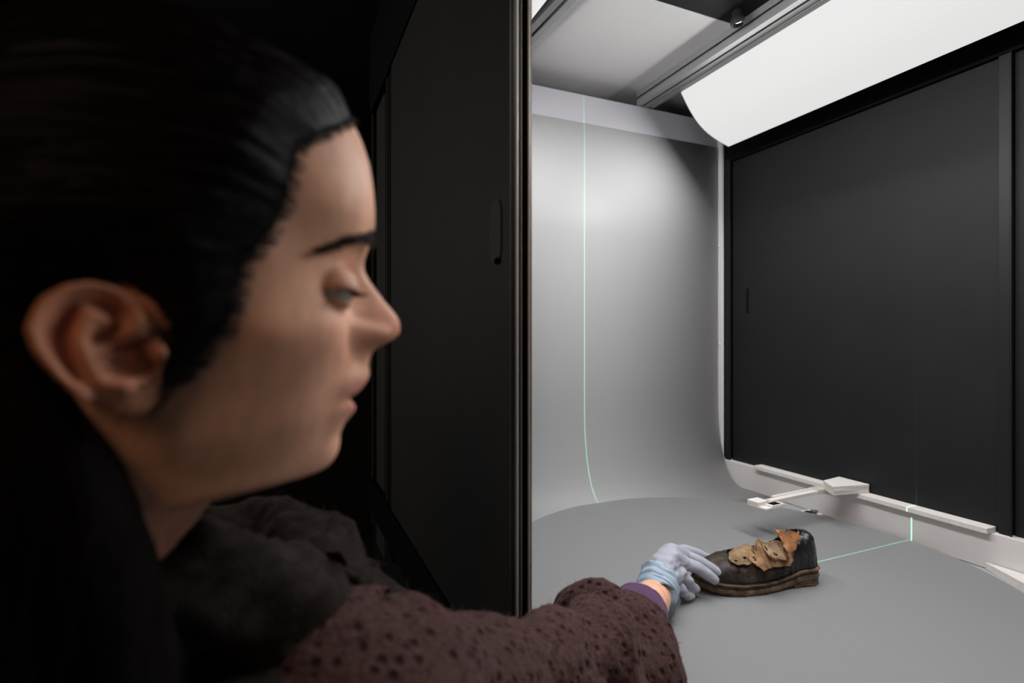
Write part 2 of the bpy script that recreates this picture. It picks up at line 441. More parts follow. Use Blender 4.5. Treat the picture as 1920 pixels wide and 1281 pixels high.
# small steel clip on a white pad in the far corner of the bed
ck = thing('corner_clip', 'small steel clip on a white pad at the foot of the kerb', 'clip', (1.258, 0.966, FZ))
bx('pad', M['white_plastic'], ck, -0.016, 0.024, -0.020, 0.022, 0.0, 0.003)
bm = bmesh.new()
for k in range(12):
    a0, a1 = PI*1.25*k/12-0.3, PI*1.25*(k+1)/12-0.3
r0, r1 = 0.0075, 0.0098
pts = [(r1*math.cos(-0.3+PI*1.5*k/14), r1*math.sin(-0.3+PI*1.5*k/14)) for k in range(15)] + [(r0*math.cos(-0.3+PI*1.5*k/14), r0*math.sin(-0.3+PI*1.5*k/14)) for k in range(14, -1, -1)]
prism(bm, pts, 'z', 0.003, 0.012)
o = obj('spring', bm, M['steel'], ck); o.location = (0.004, -0.010, 0)
bx('tongue', M['black_frame'], ck, -0.018, -0.004, -0.006, 0.002, 0.003, 0.010)

# white cover plate at the near foot of the kerb
bm = bmesh.new()
prism(bm, [(1.282, 0.602), (1.277, 0.597), (1.262, 0.572), (1.238, 0.530), (1.200, 0.450), (1.18, 0.40), (1.13, 0.345), (1.13, 0.20), (1.282, 0.20)], 'z', FZ+0.0002, TZ+0.004)
bmesh.ops.bevel(bm, geom=list(bm.edges), offset=0.0012, segments=2, affect='EDGES')
cpl = obj('cover_plate', bm, M['white_board'])
tag(cpl, 'flat pale cover plate filling the corner between turntable edge and kerb', 'plate')

# ------------------------------------------------------------------ organic helpers
def catmull(P, n):
    """resample a polyline of control rows with a Catmull-Rom spline to n rows"""
    P = np.asarray(P, float); m = len(P)
    out = np.zeros((n, P.shape[1]))
    for i, s in enumerate(np.linspace(0, m-1, n)):
        k = min(int(s), m-2); t = s-k
        p0, p1, p2, p3 = P[max(k-1, 0)], P[k], P[k+1], P[min(k+2, m-1)]
        out[i] = 0.5*((2*p1)+(-p0+p2)*t+(2*p0-5*p1+4*p2-p3)*t*t+(-p0+3*p1-3*p2+p3)*t**3)
    return out
def unit(v):
    v = np.asarray(v, float); return v/max(np.linalg.norm(v), 1e-12)
def loft(ctrl, nrow, nseg, disp=None, up=(0, 0, 1), cap=True):
    """ctrl rows: x, y, z, ra, rb (ra along 'side', rb along 'up'); returns verts, faces"""
    R = catmull(ctrl, nrow); c = R[:, :3]
    T = np.gradient(c, axis=0); V = []
    for i in range(nrow):
        t = unit(T[i]); u = np.array(up, float); side = unit(np.cross(t, u)); u2 = np.cross(side, t)
        for k in range(nseg):
            a = 2*PI*k/nseg
            d = 0.0 if disp is None else disp(i/(nrow-1), a, i)
            ra, rb = R[i, 3]+d, R[i, 4]+d
            V.append(c[i]+side*math.cos(a)*ra+u2*math.sin(a)*rb)
    Fc = []
    for i in range(nrow-1):
        for k in range(nseg):
            a, b = i*nseg+k, i*nseg+(k+1) % nseg
            Fc.append((a, b, b+nseg, a+nseg))
    if cap:
        V.append(c[0]); V.append(c[-1]); n0 = nrow*nseg
        for k in range(nseg):
            Fc.append((n0, (k+1) % nseg, k)); Fc.append((n0+1, (nrow-1)*nseg+k, (nrow-1)*nseg+(k+1) % nseg))
    return V, Fc
def capsule(p0, r0, p1, r1, seg=14):
    """a closed tapered limb segment with round ends"""
    p0, p1 = np.asarray(p0, float), np.asarray(p1, float)
    t = unit(p1-p0); u = np.array([0, 0, 1.0]) if abs(t[2]) < 0.9 else np.array([1.0, 0, 0])
    s = unit(np.cross(t, u)); w = np.cross(s, t)
    rows = []
    for k in range(1, 5):
        a = PI/2*k/4; rows.append((p0-t*r0*math.cos(a), r0*math.sin(a)))
    for k in range(3, -1, -1):
        a = PI/2*k/4; rows.append((p1+t*r1*math.cos(a), r1*math.sin(a)))
    rows.insert(4, (p1, r1)); rows = rows[:5]+rows[5:]
    V = []; Fc = []
    for c, r in rows:
        for k in range(seg):
            a = 2*PI*k/seg; V.append(c+s*math.cos(a)*r+w*math.sin(a)*r)
    n = len(rows)
    for i in range(n-1):
        for k in range(seg):
            a, b = i*seg+k, i*seg+(k+1) % seg; Fc.append((a, b, b+seg, a+seg))
    V += [p0-t*r0, p1+t*r1]; m0 = n*seg
    for k in range(seg):
        Fc.append((m0, (k+1) % seg, k)); Fc.append((m0+1, (n-1)*seg+k, (n-1)*seg+(k+1) % seg))
    return V, Fc
def chain(points):
    return [capsule(a[:3], a[3], b[:3], b[3]) for a, b in zip(points, points[1:])]
def gather(parts):
    V, Fc = [], []
    for v, f in parts:
        n = len(V); V += [tuple(map(float, p)) for p in v]; Fc += [tuple(int(i)+n for i in q) for q in f]
    return V, Fc
def union(parts, voxel, smooth=4, factor=0.5):
    """fuse closed shells into one continuous surface"""
    V, Fc = gather(parts)
    me = bpy.data.meshes.new('tmp'); me.from_pydata(V, [], Fc); me.update()
    bm = bmesh.new(); bm.from_mesh(me)
    bmesh.ops.recalc_face_normals(bm, faces=bm.faces); bm.to_mesh(me); bm.free()
    o = bpy.data.objects.new('tmp', me); C.objects.link(o)
    r = o.modifiers.new('r', 'REMESH'); r.mode = 'VOXEL'; r.voxel_size = voxel
    if smooth:
        s = o.modifiers.new('s', 'SMOOTH'); s.iterations = smooth; s.factor = factor
    dg = bpy.context.evaluated_depsgraph_get()
    out = bpy.data.meshes.new_from_object(o.evaluated_get(dg))
    bpy.data.objects.remove(o); bpy.data.meshes.remove(me)
    out.materials.clear()
    return out
def strands(name, lines, rad, m, parent, tip=0.25):
    """hairs as thin three-sided tubes, all in one mesh"""
    V, Fc = [], []
    for L in lines:
        L = np.asarray(L, float); n = len(L)
        T = np.gradient(L, axis=0)
        base = len(V)
        for i in range(n):
            t = unit(T[i]); u = np.array([0.3, 0.2, 0.93]); s = unit(np.cross(t, u)); w = np.cross(s, t)
            r = rad*(1-(1-tip)*i/(n-1))
            for k in range(3):
                a = 2*PI*k/3; V.append(L[i]+s*math.cos(a)*r+w*math.sin(a)*r)
        for i in range(n-1):
            for k in range(3):
                a, b = base+3*i+k, base+3*i+(k+1) % 3; Fc.append((a, b, b+3, a+3))
        Fc.append((base, base+2, base+1)); e = base+3*(n-1); Fc.append((e, e+1, e+2))
    o = pydata(name, V, Fc, m, parent, True, False)
    return o

# ------------------------------------------------------------------ the person
PB = np.array([-0.24, 0.42])     # where she stands, in her own frame
person = thing('person', 'dark-haired person in a brown knit cardigan touching the shoe with a gloved hand', 'person',
               (PB[0]*math.cos(YAW)+PB[1]*math.sin(YAW), -PB[0]*math.sin(YAW)+PB[1]*math.cos(YAW), 0), -YAW)
OFF = np.array([PB[0], PB[1], -EYE])
def own(V):                      # her frame: x to the right, y away, z from the lens height
    return np.asarray(V, float)-OFF
def own_mesh(me):
    n = len(me.vertices); co = np.empty(n*3); me.vertices.foreach_get('co', co)
    me.vertices.foreach_set('co', (co.reshape(-1, 3)-OFF).ravel()); me.update()
    return me

# ---- materials of the person
def skin_material():
    m = mat('skin', (0.5, 0.33, 0.25), 0.5, spec=0.27, sss=0.12, sss_radius=(0.012, 0.004, 0.002), bump=0.12, bump_scale=700)
    nt = m.node_tree; b = nt.nodes['Principled BSDF']
    at = nt.nodes.new('ShaderNodeVertexColor'); at.layer_name = 'tone'
    n = nt.nodes.new('ShaderNodeTexNoise'); n.inputs['Scale'].default_value = 60; n.inputs['Detail'].default_value = 5
    r = nt.nodes.new('ShaderNodeMapRange'); r.inputs['To Min'].default_value = 0.86; r.inputs['To Max'].default_value = 1.14
    r.inputs['From Min'].default_value = 0.3; r.inputs['From Max'].default_value = 0.7
    nt.links.new(n.outputs['Fac'], r.inputs['Value'])
    mx = nt.nodes.new('ShaderNodeMix'); mx.data_type = 'RGBA'; mx.blend_type = 'MULTIPLY'; mx.inputs['Factor'].default_value = 1
    nt.links.new(at.outputs['Color'], mx.inputs['A']); nt.links.new(r.outputs['Result'], mx.inputs['B'])
    nt.links.new(mx.outputs['Result'], b.inputs['Base Color'])
    return m
M['skin'] = skin_material()
M['hair'] = mat('hair', (0.0055, 0.004, 0.0037), 0.52, spec=0.13, noise_amt=0.3, noise_scale=200)
M['hair_dark'] = mat('hair_dark', (0.005, 0.0038, 0.0035), 0.7, spec=0.05, noise_amt=0.3, noise_scale=200)
M['brow'] = mat('brow', (0.022, 0.014, 0.011), 0.6, spec=0.1)
M['hair_light'] = mat('hair_light', (0.010, 0.0065, 0.0052), 0.5, spec=0.08)
M['eye_white'] = mat('eye_white', (0.55, 0.50, 0.46), 0.15)
M['iris'] = mat('iris', (0.03, 0.018, 0.010), 0.1, noise_amt=0.3, noise_scale=900)
M['scarf'] = mat('scarf', (0.017, 0.0135, 0.0115), 0.9, spec=0.1, noise_amt=0.5, noise_scale=90, bump=0.9, bump_scale=350, sheen=0.08)
M['purple'] = mat('purple', (0.085, 0.042, 0.105), 0.85, spec=0.1, noise_amt=0.15, noise_scale=500, bump=0.3, bump_scale=1200, sheen=0.2)
M['dark_cloth'] = mat('dark_cloth', (0.015, 0.015, 0.02), 0.9, spec=0.1)
def knit_material():
    m = mat('knit', (0.075, 0.046, 0.045), 0.95, spec=0.03, sheen=0.10)
    nt = m.node_tree; b = nt.nodes['Principled BSDF']
    tc = nt.nodes.new('ShaderNodeTexCoord')
    vo = nt.nodes.new('ShaderNodeTexVoronoi'); vo.inputs['Scale'].default_value = 85; vo.inputs['Randomness'].default_value = 0.75
    nt.links.new(tc.outputs['Object'], vo.inputs['Vector'])
    mr = nt.nodes.new('ShaderNodeMapRange'); mr.inputs['From Min'].default_value = 0.12; mr.inputs['From Max'].default_value = 0.38
    nt.links.new(vo.outputs['Distance'], mr.inputs['Value'])
    no = nt.nodes.new('ShaderNodeTexNoise'); no.inputs['Scale'].default_value = 260; no.inputs['Detail'].default_value = 4
    nt.links.new(tc.outputs['Object'], no.inputs['Vector'])
    cr = nt.nodes.new('ShaderNodeMix'); cr.data_type = 'RGBA'
    cr.inputs['A'].default_value = (0.024, 0.013, 0.013, 1); cr.inputs['B'].default_value = (0.064, 0.036, 0.035, 1)
    nt.links.new(mr.outputs['Result'], cr.inputs['Factor'])
    mx = nt.nodes.new('ShaderNodeMix'); mx.data_type = 'RGBA'; mx.blend_type = 'MULTIPLY'; mx.inputs['Factor'].default_value = 1
    r2 = nt.nodes.new('ShaderNodeMapRange'); r2.inputs['From Min'].default_value = 0.3; r2.inputs['From Max'].default_value = 0.7
    r2.inputs['To Min'].default_value = 0.6; r2.inputs['To Max'].default_value = 1.35
    nt.links.new(no.outputs['Fac'], r2.inputs['Value'])
    nt.links.new(cr.outputs['Result'], mx.inputs['A']); nt.links.new(r2.outputs['Result'], mx.inputs['B'])
    nt.links.new(mx.outputs['Result'], b.inputs['Base Color'])
    ad = nt.nodes.new('ShaderNodeMath'); ad.operation = 'MULTIPLY_ADD'; ad.inputs[1].default_value = 0.45
    nt.links.new(no.outputs['Fac'], ad.inputs[0]); nt.links.new(mr.outputs['Result'], ad.inputs[2])
    bp = nt.nodes.new('ShaderNodeBump'); bp.inputs['Strength'].default_value = 0.8; bp.inputs['Distance'].default_value = 0.003
    nt.links.new(ad.outputs[0], bp.inputs['Height']); nt.links.new(bp.outputs['Normal'], b.inputs['Normal'])
    return m
M['knit'] = knit_material()
M['rib_knit'] = mat('rib_knit', (0.060, 0.036, 0.036), 0.95, spec=0.05, noise_amt=0.3, noise_scale=200, bump=0.6, bump_scale=500, sheen=0.3)
M['glove'] = mat('glove', (0.37, 0.38, 0.45), 0.5, spec=0.35, noise_amt=0.05, noise_scale=60, bump=0.1, bump_scale=500, sss=0.05)
M['glove_cuff'] = mat('glove_cuff', (0.33, 0.42, 0.52), 0.42, spec=0.4, noise_amt=0.08, noise_scale=80)

# ---- head, built in its own frame: x forward, y to her left, z up, origin between the ears
TURN = math.radians(22)
HF = np.array([math.cos(TURN), math.sin(TURN), 0]); HL = np.array([-math.sin(TURN), math.cos(TURN), 0])
HO = np.array([-0.186, 0.305, -0.007])
def head_to_own(P):
    P = np.asarray(P, float)
    return HO + P[..., 0:1]*HF + P[..., 1:2]*HL + P[..., 2:3]*np.array([0, 0, 1.0])
PROFILE = [(.172, .000), (.165, .030), (.158, .050), (.150, .070), (.1431, .0860), (.1385, .0915), (.1272, .0970), (.114, .1012), (.1005, .1033), (.0868, .1044), (.0765, .1047),
           (.0706, .1035), (.0632, .1008), (.0573, .0988), (.0521, .0981), (.047, .0995), (.0414, .1031), (.036, .1075), (.0302, .1116), (.0244, .1167), (.0193, .1202),
           (.0144, .1219), (.0091, .1212), (.0056, .1185), (.0032, .1136), (.0008, .1082), (-.0016, .1038), (-.0067, .1021), (-.0122, .1011), (-.0163, .1022), (-.0204, .1010),
           (-.0261, .0958), (-.0312, .0904), (-.0337, .0912), (-.0371, .0923), (-.0418, .0903), (-.0467, .087), (-.0519, .0841), (-.0555, .0835), (-.0596, .0838), (-.0656, .0825),
           (-.0707, .0793), (-.0749, .0749), (-.0771, .0696), (-.0778, .0564), (-.0786, .042), (-.0795, .0250), (-.0843, .0175), (-.0945, .012), (-.12, .008), (-.16, .004), (-.21, .000)]
BASE = [(.172, .000), (.165, .030), (.158, .050), (.150, .070), (.1431, .0850), (.1385, .0905), (.127, .0960), (.114, .1002), (.1, .1023), (.087, .1030), (.0765, .1020), (.063, .0955), (.052, .0905), (.04, .0885),
        (.03, .0885), (.02, .0895), (.01, .0905), (0, .0910), (-.0067, .0910), (-.016, .0900), (-.026, .0875), (-.0316, .0860), (-.042, .0828), (-.052, .0792), (-.06, .0765), (-.07, .0710), (-.0749, .0665), (-.0771, .0610),
        (-.0778, .0530), (-.0786, .041), (-.0795, .0250), (-.0843, .0175), (-.0945, .012), (-.12, .008), (-.16, .004), (-.21, .000)]
WIDTH = [(.172, .010), (.168, .030), (.160, .047), (.148, .060), (.13, .070), (.11, .0745), (.08, .0755), (.05, .0745), (.03, .0735), (.01, .072), (-.005, .0695), (-.02, .066), (-.035, .0615), (-.05, .0560), (-.062, .0510), (-.075, .0475), (-.09, .0475), (-.12, .0495), (-.16, .055), (-.21, .068)]
BACK = [(.172, -.030), (.168, -.05), (.16, -.066), (.148, -.081), (.13, -.094), (.11, -.101), (.07, -.104), (.03, -.100), (0, -.093), (-.03, -.085), (-.06, -.079), (-.09, -.076), (-.12, -.077), (-.21, -.092)]
MID = [(.172, -.015), (.10, -.010), (0, -.006), (-.04, -.004), (-.07, -.015), (-.09, -.032), (-.21, -.045)]
EXPO = [(.172, 2.0), (.12, 2.25), (.06, 2.35), (.02, 2.25), (-.01, 2.15), (-.035, 2.0), (-.06, 1.85), (-.08, 1.9), (-.1, 2.0), (-.21, 2.0)]
SIGMA = [(.172, .03), (.1, .03), (.0765, .022), (.063, .012), (.052, .0085), (.04, .0088), (.03, .0098), (.02, .0118), (.0144, .0128), (.009, .0128), (.003, .0120), (-.0016, .0105), (-.0067, .009), (-.0122, .012), (-.0204, .019), (-.0316, .021), (-.0418, .018), (-.0519, .018), (-.06, .019), (-.0771, .02), (-.21, .02)]
def tab(T, z):
    T = np.array(sorted(T)); r = 0
    for d, w in ((-.0024, .15), (-.0012, .22), (0, .26), (.0012, .22), (.0024, .15)):
        r = r+w*np.interp(np.asarray(z)+d, T[:, 0], T[:, 1])
    return r
def tab_soft(T, z):
    T = np.array(sorted(T)); r = 0; D = np.linspace(-.016, .016, 9); Wt = np.exp(-(D/.009)**2); Wt /= Wt.sum()
    for d, w in zip(D, Wt): r = r+w*np.interp(np.asarray(z)+d, T[:, 0], T[:, 1])
    return r
def gs(v, c, s): return np.exp(-((v-c)/s)**2)
def head_rings(zs, phi, grow=0.0, features=True):
    Z, PH = np.meshgrid(zs, phi, indexing='ij')
    b = tab(BASE, Z)
    w, bk, xc, n = (np.where(Z > .15, tab(T, Z), tab_soft(T, Z)) for T in (WIDTH, BACK, MID, EXPO))
    c, s = np.cos(PH), np.sin(PH)
    a = np.where(c > 0, b-xc, xc-bk)
    X = xc+np.sign(c)*(a+grow)*np.abs(c)**(2/n)
    Y = np.sign(s)*(w+grow)*np.abs(s)**(2/n)
    if features:
        front = 1/(1+np.exp(-(X-0.035)/0.006))*(c > 0)
        R = np.clip(tab(PROFILE, Z)-b, 0, 1)
        A = np.abs(Y)
        X = X+front*R*np.exp(-(A/tab(SIGMA, Z))**2.2)
        X = X+front*(0.0085*gs(A, .0130, .0052)*gs(Z, .0085, .0070)                # nostril wings
                     - 0.0035*gs(A, .0135, .0045)*gs(Z, .0175, .0045)
                     - 0.0030*gs(A, .0215, .0045)*gs(Z, .0060, .0090)              # crease beside the wing
                     - 0.0108*gs(A, .029, .0140)*gs(Z, .036, .0110)                # eye sockets
                     - 0.0050*gs(A, .017, .0060)*gs(Z, .040, .0090)
                     + 0.0028*gs(A, .028, .0150)*gs(Z, .066, .0075)                # brows
                     + 0.0040*gs(A, .046, .0160)*gs(Z, .008, .0140)                # cheeks
                     - 0.0025*gs(A, .032, .0090)*gs(Z, -.020, .0140)
                     - 0.0022*gs(Z, -.0316, .0020)*gs(A, .0, .015)                 # mouth line
                     + 0.0016*gs(A, .012, .009)*gs(Z, -.0265, .0035)
                     + 0.0016*gs(A, .0, .015)*gs(Z, -.0385, .0040))
        side = np.abs(s)
        Y = Y+np.sign(Y)*(0.0030*gs(X, .048, .018)*gs(Z, .010, .012)              # cheekbone
                          - 0.0035*gs(X, .060, .016)*gs(Z, .062, .020)             # temple
                          - 0.0012*gs(X, .040, .020)*gs(Z, -.022, .014)            # cheek hollow
                          + 0.0025*gs(X, .005, .018)*gs(Z, -.046, .012))           # jaw angle
    # the neck leans away under the head
    k = np.clip((-.080-Z)/.11, 0, 1.2)
    Y = Y+.045*k; X = X-.036*k
    return np.stack([X, Y, Z], -1)
zs = np.concatenate([[.1735], np.linspace(.172, -.0765, 200), np.linspace(-.0769, -.0800, 10), np.linspace(-.081, -.21, 60)])
tt_ = np.linspace(-1, 1, 181)[:-1]
phi = PI*(0.55*tt_+0.45*tt_**3)
G = head_rings(zs, phi)
nz, nph = G.shape[:2]
HV = [p for p in head_to_own(G).reshape(-1, 3)]
HFc = []
for i in range(nz-1):
    for k in range(nph):
        a, b = i*nph+k, i*nph+(k+1) % nph
        HFc.append((a, b, b+nph, a+nph))
HV += [np.array(HV[:nph]).mean(0), np.array(HV[(nz-1)*nph:nz*nph]).mean(0)]
for k in range(nph):
    HFc.append((nz*nph, (k+1) % nph, k)); HFc.append((nz*nph+1, (nz-1)*nph+k, (nz-1)*nph+(k+1) % nph))
parts = [(HV, HFc)]
# eyelids: pieces of thick shell around the eyeballs
EYE_C = np.array([.0772, .0310, .0345])
def lid(sign, lo, hi, r0, r1):
    V, Fc = [], []
    na, ne = 37, 9
    for r in (r0, r1):
        for i in range(ne):
            el = math.radians(lo+(hi-lo)*i/(ne-1))
            for k in range(na):
                az = math.radians(-118+236*k/(na-1))
                V.append((EYE_C[0]+r*math.cos(el)*math.cos(az), sign*(EYE_C[1]+r*math.cos(el)*math.sin(az)), EYE_C[2]+r*math.sin(el)))
    N = na*ne
    def q(*a): Fc.append(a)
    for i in range(ne-1):
        for k in range(na-1):
            a = i*na+k
            q(a, a+1, a+na+1, a+na); q(N+a, N+a+na, N+a+na+1, N+a+1)
    for k in range(na-1):
        q(k, N+k, N+k+1, k+1); a = (ne-1)*na+k; q(a, a+1, N+a+1, N+a)
    for i in range(ne-1):
        a = i*na; q(a, a+na, N+a+na, N+a); a = i*na+na-1; q(a, N+a, N+a+na, a+na)
    return list(head_to_own(np.array(V))), Fc
for sgn in (-1, 1):
    parts.append(lid(sgn, -6, 75, .0120, .0148))
    parts.append(lid(sgn, -75, -33, .0120, .0142))
# ears
def poly_dist(P, line):
    d = np.full(len(P), 1e9); line = np.asarray(line, float)
    if len(line) == 1: return np.hypot(*(P-line[0]).T)
    for a, b in zip(line[:-1], line[1:]):
        ab = b-a; t = np.clip(((P-a)@ab)/max(ab@ab, 1e-12), 0, 1)
        q = a+t[:, None]*ab; d = np.minimum(d, np.hypot(*(P-q).T))
    return d
def inside(P, poly):
    poly = np.asarray(poly, float); r = np.zeros(len(P), bool); n = len(poly); j = n-1
    for i in range(n):
        xi, yi = poly[i]; xj, yj = poly[j]
        c = ((yi > P[:, 1]) != (yj > P[:, 1])) & (P[:, 0] < (xj-xi)*(P[:, 1]-yi)/(yj-yi+1e-15)+xi)
        r ^= c; j = i
    return r
EAR_OUT = [(-0.0086, 0.0175), (-0.015, 0.0262), (-0.0222, 0.0298), (-0.029, 0.0302), (-0.036, 0.0282), (-0.0419, 0.0231), (-0.0458, 0.0171), (-0.0474, 0.0105), (-0.0467, 0.0053), (-0.0434, -0.0017), (-0.039, -0.0083), (-0.034, -0.0145), (-0.029, -0.0198), (-0.0232, -0.0237), (-0.0171, -0.0271), (-0.0113, -0.028), (-0.0058, -0.0255), (-0.0013, -0.0193), (0.0, -0.0143), (0.0004, -0.0084), (0.0013, 0.0003), (-0.0013, 0.007), (-0.0052, 0.013)]
HELIX = [(-0.0232, 0.0033), (-0.0181, 0.0067), (-0.0129, 0.0096), (-0.0102, 0.0142), (-0.0107, 0.02), (-0.016, 0.0255), (-0.0227, 0.0279), (-0.029, 0.0281), (-0.0351, 0.0259), (-0.0401, 0.0211), (-0.0436, 0.0157), (-0.0449, 0.0099), (-0.044, 0.0047), (-0.041, -0.0012), (-0.0369, -0.0078), (-0.0328, -0.0128), (-0.029, -0.0173)]
ANTI = [(-0.0191, 0.014), (-0.0271, 0.0163), (-0.0295, 0.0107), (-0.03, 0.0046), (-0.0285, -0.0015), (-0.0261, -0.0077), (-0.0222, -0.0123), (-0.016, -0.0133)]
SCAPHA = [(-0.0328, 0.0155), (-0.036, 0.0082), (-0.0347, 0.0005), (-0.0309, -0.0081)]
FOSSA = [(-0.0232, 0.0207), (-0.0181, 0.0165), (-0.0171, 0.0128), (-0.0212, 0.0077), (-0.0246, 0.0052)]
def ear(sign):
    h = 0.0007; K = 0.45; L = math.hypot(1, K)
    s = np.arange(-.050, .004, h); z = np.arange(-.031, .033, h)
    S, Z = np.meshgrid(s, z, indexing='ij'); P = np.stack([S.ravel(), Z.ravel()], 1)
    ins = inside(P, EAR_OUT)
    bl = lambda line, w: np.exp(-(poly_dist(P, line)/w)**2)
    H = (.0066*bl(HELIX, .0030)+.0058*bl(ANTI, .0038)-.0045*bl(SCAPHA, .0030)-.0080*bl(FOSSA, .0030)
         + .0022*bl([(-.0139, -.0186)], .010)+.0062*bl([(-.0024, .0004)], .0045)+.0028*bl([(-.0129, -.0097)], .0040)
         - .0150*bl([(-.0145, -.0013)], .0066)-.0120*bl([(-.0096, -.0046)], .0040))
    edge = poly_dist(P, EAR_OUT+[EAR_OUT[0]])
    H = H-.0022*np.exp(-(edge/.0012)**2)
    T = .0036
    n0, n1 = S.shape
    idx = -np.ones(n0*n1, int)
    cells = []
    for i in range(n0-1):
        for j in range(n1-1):
            q = (i*n1+j, (i+1)*n1+j, (i+1)*n1+j+1, i*n1+j+1)
            if ins[list(q)].all(): cells.append(q)
    used = sorted({v for q in cells for v in q}); idx[used] = np.arange(len(used)); N = len(used)
    def place(hh):
        # plane: along s behind, outward normal towards the side
        x = .004+P[used, 0]/L; y = -.074+K*P[used, 0]/L
        nx, ny = K/L, -1/L
        return np.stack([x+nx*hh, (y+ny*hh)*(-sign), P[used, 1]], 1)
    V = list(place(H[used]))+list(place(np.minimum(H[used]-T, -.002+0*H[used]) if False else H[used]-T))
    Fc = [tuple(idx[list(q)]) for q in cells]+[tuple(N+idx[list(q[::-1])]) for q in cells]
    cnt = {}
    for q in cells:
        for a, b in zip(q, q[1:]+q[:1]):
            cnt[(a, b)] = 1
    for (a, b) in cnt:
        if (b, a) not in cnt: Fc.append((idx[a], N+idx[a], N+idx[b], idx[b]))
    return list(head_to_own(np.array(V))), Fc
for sgn in (-1, 1):
    parts.append(ear(sgn))
    y = sgn
    for p0, r0, p1, r1 in (((-.004, .064, .008), .010, (-.018, .0735, .010), .0070), ((-.004, .064, -.004), .010, (-.017, .073, -.004), .0065),
                           ((.000, .066, .012), .007, (-.006, .0735, .014), .0040), ((.000, .064, -.012), .007, (-.004, .0725, -.016), .0040), ((-.010, .064, .018), .006, (-.018, .078, .020), .003)):
        a = np.array([p0[0], y*p0[1], p0[2]]); b = np.array([p1[0], y*p1[1], p1[2]])
        parts.append(capsule(head_to_own(a), r0, head_to_own(b), r1))
head_me = union(parts, 0.00125, 10, 0.5)
# rest of the body under the clothes: trunk, arms, legs
SH_R, EL_R, WR_R = np.array([-.10, .365, -.270]), np.array([.122, .625, -.383]), np.array([.236, .868, -.414])
SH_L, EL_L, WR_L = np.array([-.41, .44, -.270]), np.array([-.45, .46, -.54]), np.array([-.44, .53, -.77])
body_parts = []
body_parts += chain([(-.262, .365, -.14, .042), (-.252, .395, -.24, .055), (-.25, .41, -.40, .10), (-.25, .42, -.60, .09), (-.25, .42, -.74, .11)])
body_parts += chain([(*SH_R, .050), (*(SH_R*.45+EL_R*.55), .042), (*EL_R, .037), (*(EL_R*.6+WR_R*.4), .035), (*WR_R, .0255), (.244, .892, -.404, .027)])
body_parts += chain([(-.25, .40, -.29, .06), (*SH_R, .050)]) + chain([(-.25, .40, -.29, .06), (*SH_L, .050), (*EL_L, .038), (*WR_L, .027)])
for sx in (-1, 1):
    body_parts += chain([(-.25+sx*.08, .42, -.76, .085), (-.25+sx*.085, .42, -1.0, .055), (-.25+sx*.09, .43, -1.32, .035)])
body_me = union(body_parts, 0.005, 3, 0.5)
bm = bmesh.new(); bm.from_mesh(head_me); bm.from_mesh(body_me)
me = bpy.data.meshes.new('body'); bm.to_mesh(me); bm.free()
co = np.empty(len(me.vertices)*3); me.vertices.foreach_get('co', co); co = co.reshape(-1, 3)
# skin tone by place: lips, nose and ears a little redder
q = co-HO; hx, hy, hz = q@HF, q@HL, q[:, 2]
col = np.tile(np.array([0.78, 0.415, 0.275]), (len(co), 1))
def tint(wgt, c):
    global col
    wgt = np.clip(wgt, 0, 1)[:, None]; col = col*(1-wgt)+np.array(c)*wgt
onhead = (hz > -.09) & (hx > -.12)
tint(onhead*.55*gs(hx, .118, .016)*gs(hz, .012, .016), (0.74, 0.27, 0.19))
tint(onhead*.35*gs(hx, .075, .022)*gs(hz, .004, .020), (0.78, 0.36, 0.24))
tint(onhead*(np.abs(hy) > .068)*(hx < .010)*.75, (0.62, 0.25, 0.15))
tint(onhead*.85*(hx > .072)*gs(hy, 0, .022)*(gs(hz, -.0245, .0052)+gs(hz, -.0372, .0056)), (0.50, 0.18, 0.15))
tint(onhead*.45*gs(np.abs(hy), .034, .016)*gs(hz, .040, .010)*(hx > .05), (0.52, 0.26, 0.18))
ca = me.color_attributes.new('tone', 'FLOAT_COLOR', 'POINT')
ca.data.foreach_set('color', np.concatenate([col, np.ones((len(co), 1))], 1).ravel().astype(np.float32))
own_mesh(me)
body = link_mesh('body', me, M['skin'], person, True)
